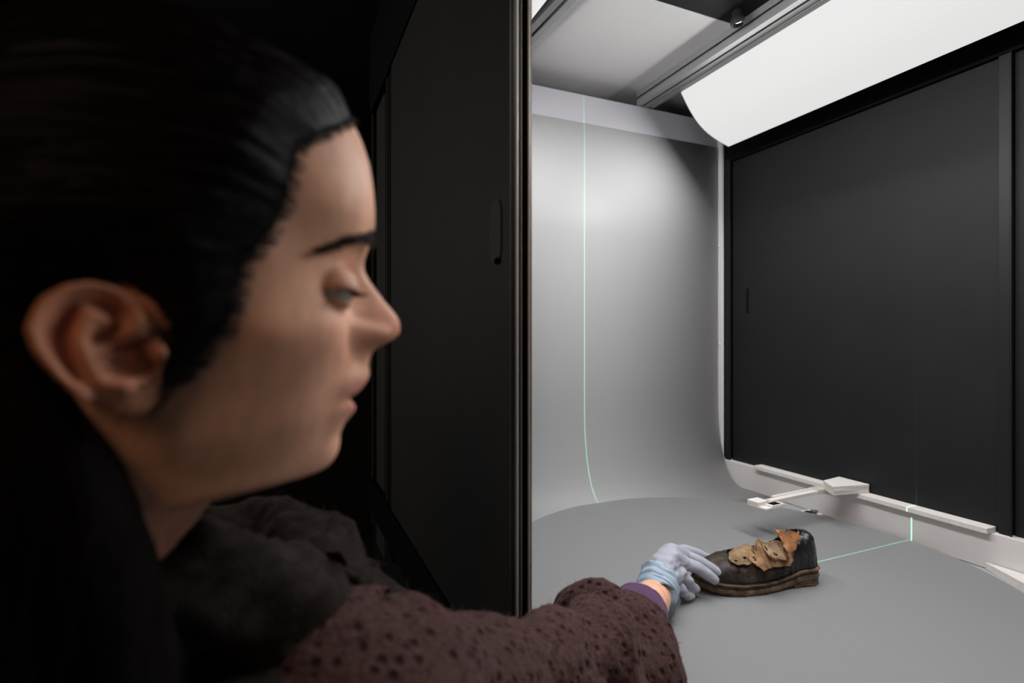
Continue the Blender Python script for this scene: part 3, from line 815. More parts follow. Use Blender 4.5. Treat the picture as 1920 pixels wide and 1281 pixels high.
# eyes, lashes, brows
def ball(name, c, r, m, parent, sc=(1, 1, 1)):
    bm = bmesh.new(); bmesh.ops.create_uvsphere(bm, u_segments=24, v_segments=16, radius=r)
    for v in bm.verts: v.co = Vector((v.co.x*sc[0]+c[0], v.co.y*sc[1]+c[1], v.co.z*sc[2]+c[2]))
    return obj(name, bm, m, parent, True)
for sgn in (-1, 1):
    c = np.array([EYE_C[0], sgn*EYE_C[1], EYE_C[2]])
    e = ball('eye', own(head_to_own(c)), .0119, M['eye_white'], person)
    g = unit([math.cos(math.radians(-22)), 0, math.sin(math.radians(-22))])
    V = [c+g*.01205]; Fc = []
    u = np.array([0, 1.0, 0]); w = np.cross(g, u)
    for r in range(1, 5):
        a = math.radians(29)*r/4
        for k in range(20):
            V.append(c+.01205*(g*math.cos(a)+math.sin(a)*(u*math.cos(2*PI*k/20)+w*math.sin(2*PI*k/20))))
    for k in range(20): Fc.append((0, 1+k, 1+(k+1) % 20))
    for r in range(3):
        for k in range(20):
            a, b = 1+20*r+k, 1+20*r+(k+1) % 20; Fc.append((a, b, b+20, a+20))
    pydata('iris', own(head_to_own(np.array(V))), Fc, M['iris'], e, True)
    L = []
    for k in range(46):
        az = math.radians(-66+132*k/45+rng.uniform(-1.5, 1.5)); el = math.radians(-6)
        p = c+.0150*np.array([math.cos(el)*math.cos(az), sgn*math.cos(el)*math.sin(az), math.sin(el)])
        d = np.array([math.cos(az), sgn*math.sin(az)*.8, 0])
        ln = rng.uniform(.004, .006)
        L.append([p-d*.001, p+d*ln*.45+np.array([0, 0, -.0020]), p+d*ln+np.array([0, 0, -.0012])])
    strands('eyelashes', [own(head_to_own(np.array(l))) for l in L], .00035, M['hair'], person)
    L = []
    spine = catmull([(.1010, .0095, .0668), (.0985, .017, .0672), (.0935, .026, .0655), (.0865, .035, .0622), (.077, .0435, .0575), (.066, .0500, .0535)], 60)
    for k in range(420):
        t = rng.uniform(0, 1); p = spine[int(t*59)].copy()
        wd = .0036*(1-.65*t)
        p = p+np.array([0.0035, rng.normal(0, .0006), rng.normal(0, wd*.72)])
        d = unit(np.array([-.5, .75, .35*(1-t)-.15]))*rng.uniform(.006, .010)
        p2 = p+d*.5; p3 = p+d
        L.append([(p[0], sgn*p[1], p[2]), (p2[0]+.0004, sgn*p2[1], p2[2]), (p3[0], sgn*p3[1], p3[2])])
    strands('eyebrow', [own(head_to_own(np.array(l))) for l in L], .00036, M['brow'], person)

# ---- hair: a combed-back cap with single strands over it and a low knot
HAIRLINE = [(.0893, .1431), (.0860, .1330), (.0800, .1235), (.0700, .1130), (.0605, .1055), (.0560, .0900), (.0535, .0750), (.0470, .0590), (.0365, .0440), (.0320, .0280), (.0275, .0120), (.0175, -.0010), (.0095, -.0100), (.0065, -.0060), (.0045, .0120), (-.0020, .0230), (-.0120, .0300), (-.0260, .0300), (-.0400, .0150), (-.0440, -.0100), (-.0400, -.0300), (-.0300, -.0550), (-.0250, -.0850), (-.0250, -.1300)]
hl = np.array(HAIRLINE)
hair_poly = np.concatenate([hl, [(-.20, -.13), (-.20, .26), (.0893, .26)]])
GROW = [(.20, .010), (.172, .011), (.14, .0075), (.10, .010), (.06, .012), (.03, .013), (0, .013), (-.05, .014), (-.13, .014)]
def hair_surface(zs_, phi_):
    S = head_rings(zs_, phi_, 0.0, False)
    return S
hz_ = np.linspace(.172, -.125, 240); tt2 = np.linspace(-1, 1, 341)[:-1]; hphi = PI*(0.8*tt2+0.2*tt2**3)
HS = head_rings(hz_, hphi, 0.0, False)
flat = HS.reshape(-1, 3)
XZ = flat[:, [0, 2]]
ins = inside(XZ, hair_poly)
dist = poly_dist(XZ, hl)
thick = np.where(ins, np.minimum(dist*0.40+.0006, tab(GROW, flat[:, 2])), 0)
# outward direction
cen = np.array([-.012, 0, .045])
dirn = flat-cen; dirn /= np.linalg.norm(dirn, axis=1)[:, None]
BUN = np.array([-.128, 0, .035])
ang = np.arctan2(flat[:, 1], flat[:, 2]-.035+1e-9)
wav = np.array([noise.noise(Vector((a_*9.0, p_[0]*6, 1.7)))*.0022+noise.noise(Vector((a_*26.0, p_[0]*9, 4.1)))*.0012 for a_, p_ in zip(ang, flat)])
lift = thick+wav*np.clip(thick/.010, 0, 1)+.0004
hv = flat+dirn*lift[:, None]
# a shallow roll of hair standing above the forehead
roll = .0015*gs(flat[:, 0], .070, .020)*gs(flat[:, 1], 0, .040)*gs(flat[:, 2], .150, .014)
hv = hv+dirn*roll[:, None]*ins[:, None]
nz2, np2 = HS.shape[:2]
cells = []
for i in range(nz2-1):
    for k in range(np2):
        qd = (i*np2+k, i*np2+(k+1) % np2, (i+1)*np2+(k+1) % np2, (i+1)*np2+k)
        if ins[list(qd)].all(): cells.append(qd)
used = sorted({v for qd in cells for v in qd}); remap = {v: i for i, v in enumerate(used)}; N = len(used)
V = list(head_to_own(hv[used]))+list(head_to_own(flat[used]-dirn[used]*.003))
Fc = [tuple(remap[v] for v in qd) for qd in cells]+[tuple(N+remap[v] for v in qd[::-1]) for qd in cells]
cnt = {(a, b) for qd in cells for a, b in zip(qd, qd[1:]+qd[:1])}
for a, b in cnt:
    if (b, a) not in cnt: Fc.append((remap[a], N+remap[a], N+remap[b], remap[b]))
top_ring = [k for k in range(np2) if k in remap]
if len(top_ring) == np2:
    V.append(head_to_own(np.array([-.015, 0, .1845])))
    for k in range(np2): Fc.append((len(V)-1, remap[(k+1) % np2], remap[k]))
hair = pydata('hair', own(V), Fc, M['hair'], person, True)
# strands
L = []; L2 = []
cand = np.where(ins & (flat[:, 2] > -.02))[0]
for k in range(1500):
    i = cand[rng.integers(len(cand))]
    p = hv[i].copy(); pts = [p+dirn[i]*.0004]
    step = .009
    for s_ in range(9):
        d = BUN-p; d = d-np.dot(d, unit(p-cen))*unit(p-cen)
        p = p+unit(d)*step
        # keep on the hair surface: project by the nearest sample of the cap
        w_ = p-cen; rr = np.linalg.norm(w_); u_ = w_/rr
        j = np.argmax(dirn@u_)
        if not ins[j]: break
        p = cen+u_*np.linalg.norm(hv[j]-cen)
        pts.append(p+u_*rng.uniform(.0003, .0013))
    if len(pts) > 3: (L if k % 3 else L2).append(own(head_to_own(np.array(pts))))
strands('hair_strands', L, .00032, M['hair'], hair)
strands('hair_strands', L2, .00028, M['hair_light'], hair)
# flyaway hairs at temple and hairline
L = []
for k in range(700):
    i = rng.integers(0, 14); t = rng.uniform(); a = hl[i]*(1-t)+hl[i+1]*t
    w0 = np.argmin(np.hypot(XZ[:, 0]-a[0], XZ[:, 1]-a[1])+ (flat[:, 1] > 0)*1)
    p = flat[w0]+dirn[w0]*.0008
    d = unit(np.array([-.75, 0, .15 if i < 6 else -.35])+rng.normal(0, .18, 3))
    fw = unit(np.array([.7, 0, -.5])+rng.normal(0, .2, 3))*rng.uniform(0, .006)
    pts = [p+fw+dirn[w0]*.0008, p+d*.008+dirn[w0]*.003, p+d*.020+dirn[w0]*.006, p+d*.034+dirn[w0]*.009]
    L.append(own(head_to_own(np.array(pts))))
strands('loose_hair', L, .00028, M['hair'], hair)
# low knot and hair hanging behind the ear on to the shoulder
bun = []
for k in range(5):
    a = 2*PI*k/5
    bun += chain([(-.118, .020*math.cos(a), .030+.020*math.sin(a), .018), (-.150, .022*math.cos(a+1.0), .030+.022*math.sin(a+1.0), .017)])
V, Fc = gather(bun)
me = union([(list(head_to_own(np.array(V))), Fc)], .003, 3)
link_mesh('hair_knot', own_mesh(me), M['hair'], hair, True)

fall = []
for k, (dx, dy) in enumerate(((0, 0), (.010, -.006), (-.020, -.004), (-.040, .006))):
    fall += chain([(-.062+dx, -.052+dy, -.010, .014), (-.050+dx, -.056+dy, -.045, .019), (-.040+dx, -.052+dy, -.080, .022), (-.036+dx, -.042+dy, -.120, .026), (-.036+dx, -.034+dy, -.160, .030), (-.045+dx, -.045+dy, -.210, .034), (-.060+dx, -.060+dy, -.260, .026), (-.066+dx*1.2, -.064+dy, -.310-.2*abs(dx), .010)])
V, Fc = gather(fall)
me = union([(list(head_to_own(np.array(V))), Fc)], .003, 4)
co = np.empty(len(me.vertices)*3); me.vertices.foreach_get('co', co); co = co.reshape(-1, 3)
nv = np.empty(len(me.vertices)*3); me.vertices.foreach_get('normal', nv); nv = nv.reshape(-1, 3)
co += nv*np.array([.0030*noise.noise(Vector((p_[0]*70, p_[1]*70, p_[2]*7))) for p_ in co])[:, None]
me.vertices.foreach_set('co', co.ravel()); me.update()
link_mesh('hair_fall', own_mesh(me), M['hair_dark'], hair, True)
L = []
for k in range(500):
    i = rng.integers(len(co)); p = co[i]+nv[i]*.0008
    if p[2] < -.2: continue
    pts = [p+nv[i]*rng.uniform(0, .002)]
    for s_ in range(5):
        p = p+np.array([.004*math.sin(k), .003*math.cos(k*1.7), -.014]); pts.append(p+nv[i]*rng.uniform(0, .002))
    L.append(own(np.array(pts)))
strands('loose_hair', L, .0003, M['hair_light'], hair)

# ---- scarf wrapped loosely round the neck
rows = []
NC = np.array([-.225, .385, -.197])
for k in range(60):
    a = 2*PI*k/59*1.02
    rows.append((NC[0]+.078*math.cos(a), NC[1]+.072*math.sin(a), NC[2]-.012*math.cos(a)+.010*math.sin(2*a)+.018+.050*max(0.0, -math.sin(a)), .040, .036))
def sdisp(s, a, i): return .006*noise.noise(Vector((s*18, math.cos(a)*1.2, math.sin(a)*1.2)))+.0035*noise.noise(Vector((s*60, math.cos(a)*5, math.sin(a)*5)))+.002*math.sin(a*5+s*34)
v1 = loft(rows, 150, 36, sdisp)
rows = []
for k in range(60):
    a = 2*PI*k/59*1.02+.8
    rows.append((NC[0]+.01+.098*math.cos(a), NC[1]+.01+.085*math.sin(a), NC[2]-.040+.014*math.sin(a*1+.5)+.022*max(0.0, -math.sin(a)), .042, .034))
v2 = loft(rows, 160, 36, sdisp)
V, Fc = gather([v1, v2])
scarf = pydata('scarf', own(V), Fc, M['scarf'], person, True)
L = []
Va = np.array(V)
for k in range(2600):
    i = rng.integers(len(Va)); p = Va[i]; d = unit(p-(NC+np.array([0, 0, -.03]))+rng.normal(0, .05, 3)); t = unit(rng.normal(0, 1, 3))
    L.append(own(np.array([p-d*.002, p+d*.003+t*.003, p+d*.004+t*.007])))
strands('fuzz', L, .00035, M['scarf'], scarf)

# ---- cardigan: trunk, two sleeves
def torso_disp(s, a, i): return .006*noise.noise(Vector((s*9, math.cos(a)*1.5, math.sin(a)*1.5)))
trunk = loft([(-.245, .395, -.185, .062, .060), (-.248, .40, -.215, .105, .080), (-.25, .405, -.25, .165, .105), (-.25, .41, -.33, .185, .125), (-.25, .42, -.48, .175, .125), (-.25, .42, -.62, .170, .125), (-.25, .42, -.78, .185, .140), (-.25, .42, -.84, .187, .142)],
             70, 80, torso_disp, up=(0, 1, 0))
SLEEVE = [(-.150, .375, -.262, .082, .082), (-.104, .362, -.268, .086, .088), (-.064, .402, -.284, .070, .074), (-.022, .455, -.307, .057, .062), (.022, .510, -.330, .054, .060), (.066, .562, -.356, .060, .068),
          (.093, .586, -.370, .077, .078), (.110, .622, -.383, .081, .080), (.122, .660, -.396, .078, .077), (.130, .682, -.402, .068, .066), (.142, .706, -.405, .056, .052)]
NS = 230
def sleeve_disp(s, a, i):
    d = 0.0
    # diagonal bunching folds, deeper towards the elbow
    ph = a*0.9
    amp = .0035+.0165*math.exp(-((s-.68)/.20)**2)+.005*math.exp(-((s-.10)/.10)**2)
    w = 24*s+1.3*math.sin(a+.6)+1.1*noise.noise(Vector((s*4, math.cos(a), math.sin(a))))
    d += amp*(1.5*abs(math.sin(w))-1.0)*(.75+.5*noise.noise(Vector((s*7+9, math.cos(a)*2, math.sin(a)*2))))
    d += amp*.45*noise.noise(Vector((s*22+3, math.cos(a)*1.8+s*8, math.sin(a)*1.8)))
    d += .0022*noise.noise(Vector((s*70, math.cos(a)*6, math.sin(a)*6)))+.0014*noise.noise(Vector((s*160, math.cos(a)*14, math.sin(a)*14)))
    return d
sl = loft(SLEEVE, NS, 120, sleeve_disp)
sl2 = loft([(-.36, .43, -.262, .075, .075), (-.415, .44, -.285, .072, .078), (-.445, .45, -.42, .060, .060), (-.452, .465, -.55, .056, .056), (-.445, .50, -.68, .050, .050), (-.441, .525, -.755, .044, .044)],
           60, 48, torso_disp, up=(0, 1, 0))
V, Fc = gather([trunk, sl, sl2])
cardigan = pydata('cardigan', own(V), Fc, M['knit'], person, True)
# ribbed hem at the end of the pushed-up sleeve
def rib_disp(s, a, i): return .0012*math.sin(a*70)+.0025*noise.noise(Vector((s*3, math.cos(a)*2, math.sin(a)*2)))
hem = loft([(0.1220, 0.6580, -0.3940, 0.0690, 0.0720), (0.1320, 0.6820, -0.3980, 0.0660, 0.0690), (0.1420, 0.7060, -0.4020, 0.0600, 0.0630), (0.1520, 0.7230, -0.4040, 0.0530, 0.0550), (0.1510, 0.7200, -0.4035, 0.0470, 0.0490), (0.1400, 0.7000, -0.4010, 0.0440, 0.0460)], 40, 210, rib_disp, cap=False)
pydata('sleeve_hem', own(hem[0]), hem[1], M['rib_knit'], cardigan, True)
# stray wool fibres
L = []
Vs = np.array(sl[0])
for k in range(2600):
    i = rng.integers(len(Vs)); row = i//120
    if row >= NS: continue
    cpt = catmull(SLEEVE, NS)[row, :3] if False else Vs[row*120:(row+1)*120].mean(0)
    p = Vs[i]; d = unit(p-cpt); t = unit(rng.normal(0, 1, 3))
    L.append(own(np.array([p-d*.001, p+d*rng.uniform(.0005, .0025)+t*.002, p+d*rng.uniform(.0005, .004)+t*.004])))
strands('fibres', L, .00022, M['rib_knit'], cardigan)
# purple shirt cuff inside the sleeve
def cuff_disp(s, a, i): return .0025*noise.noise(Vector((s*4, math.cos(a)*1.6, math.sin(a)*1.6)))
cf = loft([(0.1360, 0.6830, -0.3970, 0.0460, 0.0470), (0.1620, 0.7330, -0.4030, 0.0460, 0.0470), (0.1820, 0.7740, -0.4070, 0.0430, 0.0440), (0.1890, 0.7900, -0.4080, 0.0410, 0.0420), (0.1885, 0.7885, -0.4080, 0.0385, 0.0395), (0.1710, 0.7520, -0.4050, 0.0380, 0.0390)], 36, 72, cuff_disp, cap=False)
pydata('shirt_cuff', own(cf[0]), cf[1], M['purple'], person, True)
# trousers and shoes
tr = []
tr += chain([(-.25, .42, -.80, .135), (-.25, .42, -.86, .135)])
for sx in (-1, 1):
    tr += chain([(-.25+sx*.085, .42, -.86, .105), (-.25+sx*.09, .42, -1.05, .075), (-.25+sx*.095, .43, -1.345, .055)])
me = union(tr, .008, 4)
link_mesh('trousers', own_mesh(me), M['dark_cloth'], person, True)
for sx in (-1, 1):
    me = union(chain([(-.25+sx*.095, .40, -1.355, .042), (-.25+sx*.10, .50, -1.362, .038), (-.25+sx*.105, .585, -1.368, .030)]), .006, 3)
    n = len(me.vertices); c_ = np.empty(n*3); me.vertices.foreach_get('co', c_); c_ = c_.reshape(-1, 3); c_[:, 2] = np.maximum(c_[:, 2], -EYE+.001); me.vertices.foreach_set('co', c_.ravel())
    link_mesh('boot', own_mesh(me), M['black_frame'], person, True)

# ---- gloved right hand on the toe of the shoe, left hand hanging
def hand(points, voxel=.0016):
    return union([c for ch in points for c in chain(ch)], voxel, 3)
W = (.240, .874, -.4115)
MI = (.300, .925, -.3935); IN = (.3070, .950, -.3890); RI = (.2860, .905, -.4020); PI_ = (.2690, .890, -.4090); TH = (.281, .950, -.388)
right = [
    [(*W, .0275), (.252, .897, -.393, .0255), (.272, .917, -.381, .0190), (*MI, .0125)],
    [(.252, .897, -.393, .0250), (.278, .932, -.378, .0180), (*IN, .0120)],
    [(*W, .0260), (.262, .893, -.401, .0200), (*RI, .0115)],
    [(*W, .0250), (.258, .884, -.410, .0170), (*PI_, .0105)],
    [(*MI, .0116), (.3210, .922, -.3990, .0103), (.3370, .919, -.4090, .0094), (.3480, .917, -.4175, .0084)],
    [(*IN, .0112), (.3320, .944, -.3970, .0098), (.3520, .939, -.4080, .0090), (.3640, .936, -.4150, .0080)],
    [(*RI, .0105), (.2980, .906, -.4140, .0095), (.3070, .910, -.4260, .0085), (.3160, .915, -.4320, .0075)],
    [(*PI_, .0098), (.2820, .893, -.4220, .0088), (.2940, .900, -.4360, .0078), (.3040, .906, -.4410, .0068)],
    [(.262, .915, -.390, .0190), (*TH, .0135), (.318, .980, -.3920, .0105), (.3440, .984, -.4010, .0095), (.3620, .985, -.4090, .0080)],
]
me = hand(right)
co = np.empty(len(me.vertices)*3); me.vertices.foreach_get('co', co); co = co.reshape(-1, 3)
ax = unit(np.array(MI)-np.array(W))
nv = np.empty(len(me.vertices)*3); me.vertices.foreach_get('normal', nv); nv = nv.reshape(-1, 3)
al = (co-np.array(W))@ax
wr = np.array([noise.noise(Vector((p[0]*45+p[1]*60, p[1]*20, p[2]*120))) for p in co])
co = co+nv*(wr*.0030*np.exp(-((al-.03)/.05)**2))[:, None]
me.vertices.foreach_set('co', co.ravel()); me.update()
glove = link_mesh('glove', own_mesh(me), M['glove'], person, True)
tag(glove, 'pale lilac-blue disposable glove on the hand touching the shoe')
def gc_disp(s, a, i): return .0016*math.sin(s*30+2*math.sin(a*2))+.0030*noise.noise(Vector((s*7, math.cos(a)*2.2, math.sin(a)*2.2)))
gc = loft([(.249, .897, -.396, .029, .029), (.243, .884, -.405, .0315, .0315), (.237, .868, -.412, .0335, .0335), (.231, .853, -.415, .0350, .0345), (.2295, .850, -.4152, .0335, .0330), (.236, .866, -.4125, .0315, .0315), (.240, .874, -.409, .029, .029)], 60, 64, gc_disp, cap=False)
pydata('glove_cuff', own(gc[0]), gc[1], M['glove_cuff'], glove, True)
lw = WR_L+np.array([.002, .01, -.01])
left = [[(*lw, .026), (lw[0]+.004, lw[1]+.02, lw[2]-.05, .024)]]
for k, (dx, ln) in enumerate(((-.022, .062), (-.008, .072), (.007, .076), (.021, .070))):
    b = (lw[0]+.004+dx*.4, lw[1]+.025+dx, lw[2]-.072)
    left.append([(lw[0]+.004, lw[1]+.02+dx*.5, lw[2]-.04, .017), (*b, .0105), (b[0]+.012, b[1]+.004, b[2]-ln*.5, .009), (b[0]+.028, b[1]+.004, b[2]-ln*.85, .0075)])
left.append([(lw[0]+.004, lw[1]+.03, lw[2]-.03, .018), (lw[0]+.018, lw[1]+.060, lw[2]-.055, .0115), (lw[0]+.028, lw[1]+.068, lw[2]-.085, .0090)])
me = hand(left, .0025)
link_mesh('glove', own_mesh(me), M['glove'], person, True)

# ------------------------------------------------------------------ the old shoe
SA = math.atan2(.045, .238)-YAW
so = np.array([.444, .9775])
shoe = thing('shoe', 'worn black leather shoe with torn tan flaps standing on the turntable', 'shoe',
             (so[0]*math.cos(YAW)+so[1]*math.sin(YAW), -so[0]*math.sin(YAW)+so[1]*math.cos(YAW), TZ), SA)
# local frame: x from toe (-.121) to heel (+.121), y away from the camera side, z up
def leather(name, c1, c2, rough, scale=60, bump=0.5, spec=0.4, c3=None, bscale=350):
    m = bpy.data.materials.new(name); m.use_nodes = True
    nt = m.node_tree; b = nt.nodes['Principled BSDF']
    tc = nt.nodes.new('ShaderNodeTexCoord')
    n = nt.nodes.new('ShaderNodeTexNoise'); n.inputs['Scale'].default_value = scale; n.inputs['Detail'].default_value = 6; n.inputs['Roughness'].default_value = 0.65
    nt.links.new(tc.outputs['Object'], n.inputs['Vector'])
    cr = nt.nodes.new('ShaderNodeValToRGB')
    cr.color_ramp.elements[0].position = 0.36; cr.color_ramp.elements[0].color = (*c1, 1)
    cr.color_ramp.elements[1].position = 0.68; cr.color_ramp.elements[1].color = (*c2, 1)
    if c3:
        e = cr.color_ramp.elements.new(0.52); e.color = (*c3, 1)
    nt.links.new(n.outputs['Fac'], cr.inputs['Fac']); nt.links.new(cr.outputs['Color'], b.inputs['Base Color'])
    b.inputs['Roughness'].default_value = rough; b.inputs['Specular IOR Level'].default_value = spec
    n2 = nt.nodes.new('ShaderNodeTexNoise'); n2.inputs['Scale'].default_value = bscale; n2.inputs['Detail'].default_value = 5
    nt.links.new(tc.outputs['Object'], n2.inputs['Vector'])
    bp = nt.nodes.new('ShaderNodeBump'); bp.inputs['Strength'].default_value = bump; bp.inputs['Distance'].default_value = 0.0012
    nt.links.new(n2.outputs['Fac'], bp.inputs['Height']); nt.links.new(bp.outputs['Normal'], b.inputs['Normal'])
    return m
M['vamp'] = leather('vamp_leather', (0.014, 0.010, 0.009), (0.085, 0.058, 0.044), 0.5, 45, 0.5, 0.35, (0.030, 0.021, 0.017))
M['counter'] = leather('counter_leather', (0.010, 0.010, 0.011), (0.040, 0.036, 0.034), 0.36, 35, 0.6, 0.55, (0.015, 0.015, 0.016), 160)
M['sole'] = leather('sole_leather', (0.060, 0.040, 0.027), (0.25, 0.175, 0.12), 0.75, 60, 0.9, 0.2, (0.14, 0.098, 0.068))
M['welt'] = leather('welt_leather', (0.030, 0.021, 0.016), (0.14, 0.10, 0.072), 0.6, 90, 0.6, 0.3)
M['tan'] = leather('tan_leather', (0.20, 0.105, 0.050), (0.46, 0.29, 0.165), 0.75, 40, 0.5, 0.2, (0.35, 0.205, 0.110))
M['orange_tan'] = leather('orange_leather', (0.24, 0.105, 0.045), (0.45, 0.235, 0.115), 0.72, 30, 0.5, 0.2, (0.36, 0.165, 0.072))
M['pale_tan'] = leather('pale_leather', (0.12, 0.070, 0.042), (0.36, 0.25, 0.165), 0.75, 55, 0.5, 0.2, (0.26, 0.17, 0.105))
M['olive_tan'] = leather('olive_leather', (0.12, 0.080, 0.040), (0.33, 0.225, 0.125), 0.75, 50, 0.5, 0.2, (0.24, 0.155, 0.085))
M['hole'] = mat('hole', (0.012, 0.008, 0.006), 0.9)

def near_w(x): return float(np.interp(x, [-.121, -.115, -.10, -.08, -.05, -.01, .03, .07, .10, .114, .121], [.006, .020, .033, .042, .0475, .0475, .040, .035, .035, .026, .008]))
def far_w(x): return float(np.interp(x, [-.121, -.115, -.10, -.08, -.05, -.01, .03, .07, .10, .114, .121], [.006, .019, .031, .039, .0425, .040, .035, .034, .034, .026, .008]))
def outline(grow=0.0, n=60):
    """plan outline of the sole, anticlockwise"""
    a = np.concatenate([-.121*np.cos(np.linspace(0, PI/2, n//2, endpoint=False)), .121*np.sin(np.linspace(0, PI/2, n//2+1))])
    near = [(x*(1+grow/.121), -(near_w(x)+grow)) for x in a]
    far = [(x*(1+grow/.121), far_w(x)+grow) for x in a[::-1]]
    return near+far
def zb(x):   # underside of the sole: toe spring, shank, then the heel is separate
    return float(np.interp(x, [-.121, -.105, -.08, -.05, .02, .05, .075, .121], [.009, .005, .0018, .0, .0008, .005, .010, .012]))
def slab(name, o_pts, z0f, z1f, m, inset=0.0, rough=0.0):
    rows = []
    n = len(o_pts); V = []; Fc = []
    prof = [(0, .0018), (.18, 0.0), (.5, -.0004), (.82, 0.0), (1.0, .0012)]
    for s, ins_ in prof:
        for x, y in o_pts:
            k = 1-ins_/max(math.hypot(x, y), .02)
            z = z0f(x)+(z1f(x)-z0f(x))*s
            r = 1+rough*noise.noise(Vector((x*90, y*90, s*3)))
            V.append((x*k*r, y*k*r, z))
    for i in range(len(prof)-1):
        for k in range(n):
            a, b = i*n+k, i*n+(k+1) % n; Fc.append((a, b, b+n, a+n))
    V.append((0, 0, z0f(0))); V.append((0, 0, z1f(0)))
    # caps as fans through a spine
    m0 = len(V)
    for i, f_ in ((0, z0f), (len(prof)-1, z1f)):
        base = i*n
        half = n//2
        for k in range(half-1):
            a, b, c_, d = base+k, base+k+1, base+n-2-k, base+n-1-k
            Fc.append((a, b, c_, d) if i else (d, c_, b, a))
    V = V[:m0-2]
    return pydata(name, V, Fc, m, shoe, True)
op = outline(0.0)
slab('sole', op, zb, lambda x: zb(x)+.0105, M['sole'], rough=.012)
slab('midsole', outline(-.0012), lambda x: zb(x)+.0105, lambda x: zb(x)+.0155, M['welt'], rough=.010)
slab('welt', outline(.0010), lambda x: zb(x)+.0155, lambda x: zb(x)+.0195, M['sole'], rough=.012)
# heel block with its lifts
hp = [(x, y) for x, y in outline(-.0005) if x > .052]
hk = sorted([p for p in hp if p[1] < 0])+sorted([p for p in hp if p[1] >= 0], reverse=True)
def lift(name, z0, z1, s, m):
    V, Fc = [], []
    n = len(hk)
    for z, k in ((z0, s*.985), (z0+.001, s), (z1-.001, s), (z1, s*.985)):
        for x, y in hk: V.append((.06+(x-.06)*k, y*k, z))
    for i in range(3):
        for k in range(n):
            a, b = i*n+k, i*n+(k+1) % n; Fc.append((a, b, b+n, a+n))
    Fc.append(tuple(range(n))[::-1]); Fc.append(tuple(range(3*n, 4*n)))
    return pydata(name, V, Fc, m, shoe, False)
lift('heel_lift', 0.0004, .0055, 1.0, M['sole'])
lift('heel_lift', .0057, .0112, .995, M['sole'])
# upper: a closed last shape from which the throat is cut
def top_z(x):
    return float(np.interp(x, [-.1225, -.120, -.115, -.105, -.095, -.084, -.068, -.054, -.0385, -.01, .02, .05, .08, .100, .108, .114, .118, .1195], [.022, .029, .036, .0425, .0455, .048, .051, .0535, .056, .062, .068, .074, .081, .086, .087, .080, .058, .030]))
def upper(xa, xb, nx, name, m, open_fn=None, grow=0.0, crease=0.0):
    nq = 49
    xs = np.linspace(xa, xb, nx); V = []
    for x in xs:
        zt = top_z(x)+grow; z0 = zb(x)+.0185
        nw, fw = near_w(x)-.0055+grow, far_w(x)-.0055+grow
        nw, fw = max(nw, .002), max(fw, .002)
        for q in np.linspace(-1, 1, nq):
            a = q*PI/2
            # rounder over the toes, steeper and narrower at the heel
            e = float(np.interp(x, [-.12, -.06, 0, .06, .12], [.62, .62, .55, .42, .40]))
            yy = math.copysign(abs(math.sin(a))**e, q)
            zz = abs(math.cos(a))**0.85
            wy = nw if q < 0 else fw
            pull = float(np.interp(x, [-.12, 0, .05, .12], [0, 0, .10, .22]))*zz
            y = yy*wy*(1-pull)
            z = z0+(zt-z0)*zz
            c = 0.0
            if crease:
                c = crease*noise.noise(Vector((x*70, y*40, z*40)))+crease*.7*noise.noise(Vector((x*160+y*60, y*50, z*120)))
            V.append((x+c*.3, y+c*math.copysign(1, yy) if abs(yy) > .2 else y, z+c))
    Fc = []
    for i in range(nx-1):
        for k in range(nq-1):
            a = i*nq+k
            cx, cq = (xs[i]+xs[i+1])/2, -1+2*(k+.5)/(nq-1)
            if open_fn and open_fn(cx, cq): continue
            Fc.append((a, a+1, a+nq+1, a+nq))
    o = pydata(name, V, Fc, m, shoe, True)
    bm = bmesh.new(); bm.from_mesh(o.data)
    bmesh.ops.delete(bm, geom=[v for v in bm.verts if not v.link_faces], context='VERTS')
    bm.to_mesh(o.data); bm.free()
    s = o.modifiers.new('thick', 'SOLIDIFY'); s.thickness = .0022; s.offset = -1
    return o
def throat(x, q):
    if x < -.052: return False
    lim = float(np.interp(x, [-.052, -.035, 0, .045, .072, .088], [.05, .30, .52, .50, .30, .0]))
    return abs(q) < lim
upper(-.1222, .052, 90, 'vamp', M['vamp'], throat, 0.0, .0012)
upper(.040, .1195, 60, 'counter', M['counter'], throat, .0014, .0016)
# stitched seam ridge between vamp and counter, and a piped edge on the vamp
def tube(name, pts, r, m, seg=6):
    V, Fc = loft([(p[0], p[1], p[2], r, r) for p in pts], max(24, len(pts)*4), seg)
    return pydata(name, V, Fc, m, shoe, True)
tube('vamp_seam', [(-.060, -.024, .0508), (-.040, -.036, .046), (-.010, -.0445, .0405), (.02, -.0420, .0380), (.045, -.0355, .036), (.052, -.0355, .028), (.050, -.0345, .022)], .0010, M['welt'])
tube('welt_stitch', [(x, -(near_w(x)-.0012), zb(x)+.0200) for x in np.linspace(-.112, .05, 12)], .0009, M['vamp'])
# insole seen down the throat
slab('insole', outline(-.009), lambda x: zb(x)+.0200, lambda x: zb(x)+.0225, M['pale_tan'])
# ragged black collar rim at the heel
rim = [(.060, -.0200, .0770), (.074, -.0130, .0835), (.086, -.0060, .0880), (.094, .0, .0890), (.088, .0070, .0885), (.076, .0140, .084)]
V, Fc = loft([(p[0], p[1], p[2], .0022, .0030) for p in rim], 60, 10, lambda s, a, i: .0012*noise.noise(Vector((s*40, math.cos(a)*2, math.sin(a)*2))))
pydata('collar_rim', V, Fc, M['counter'], shoe, True)
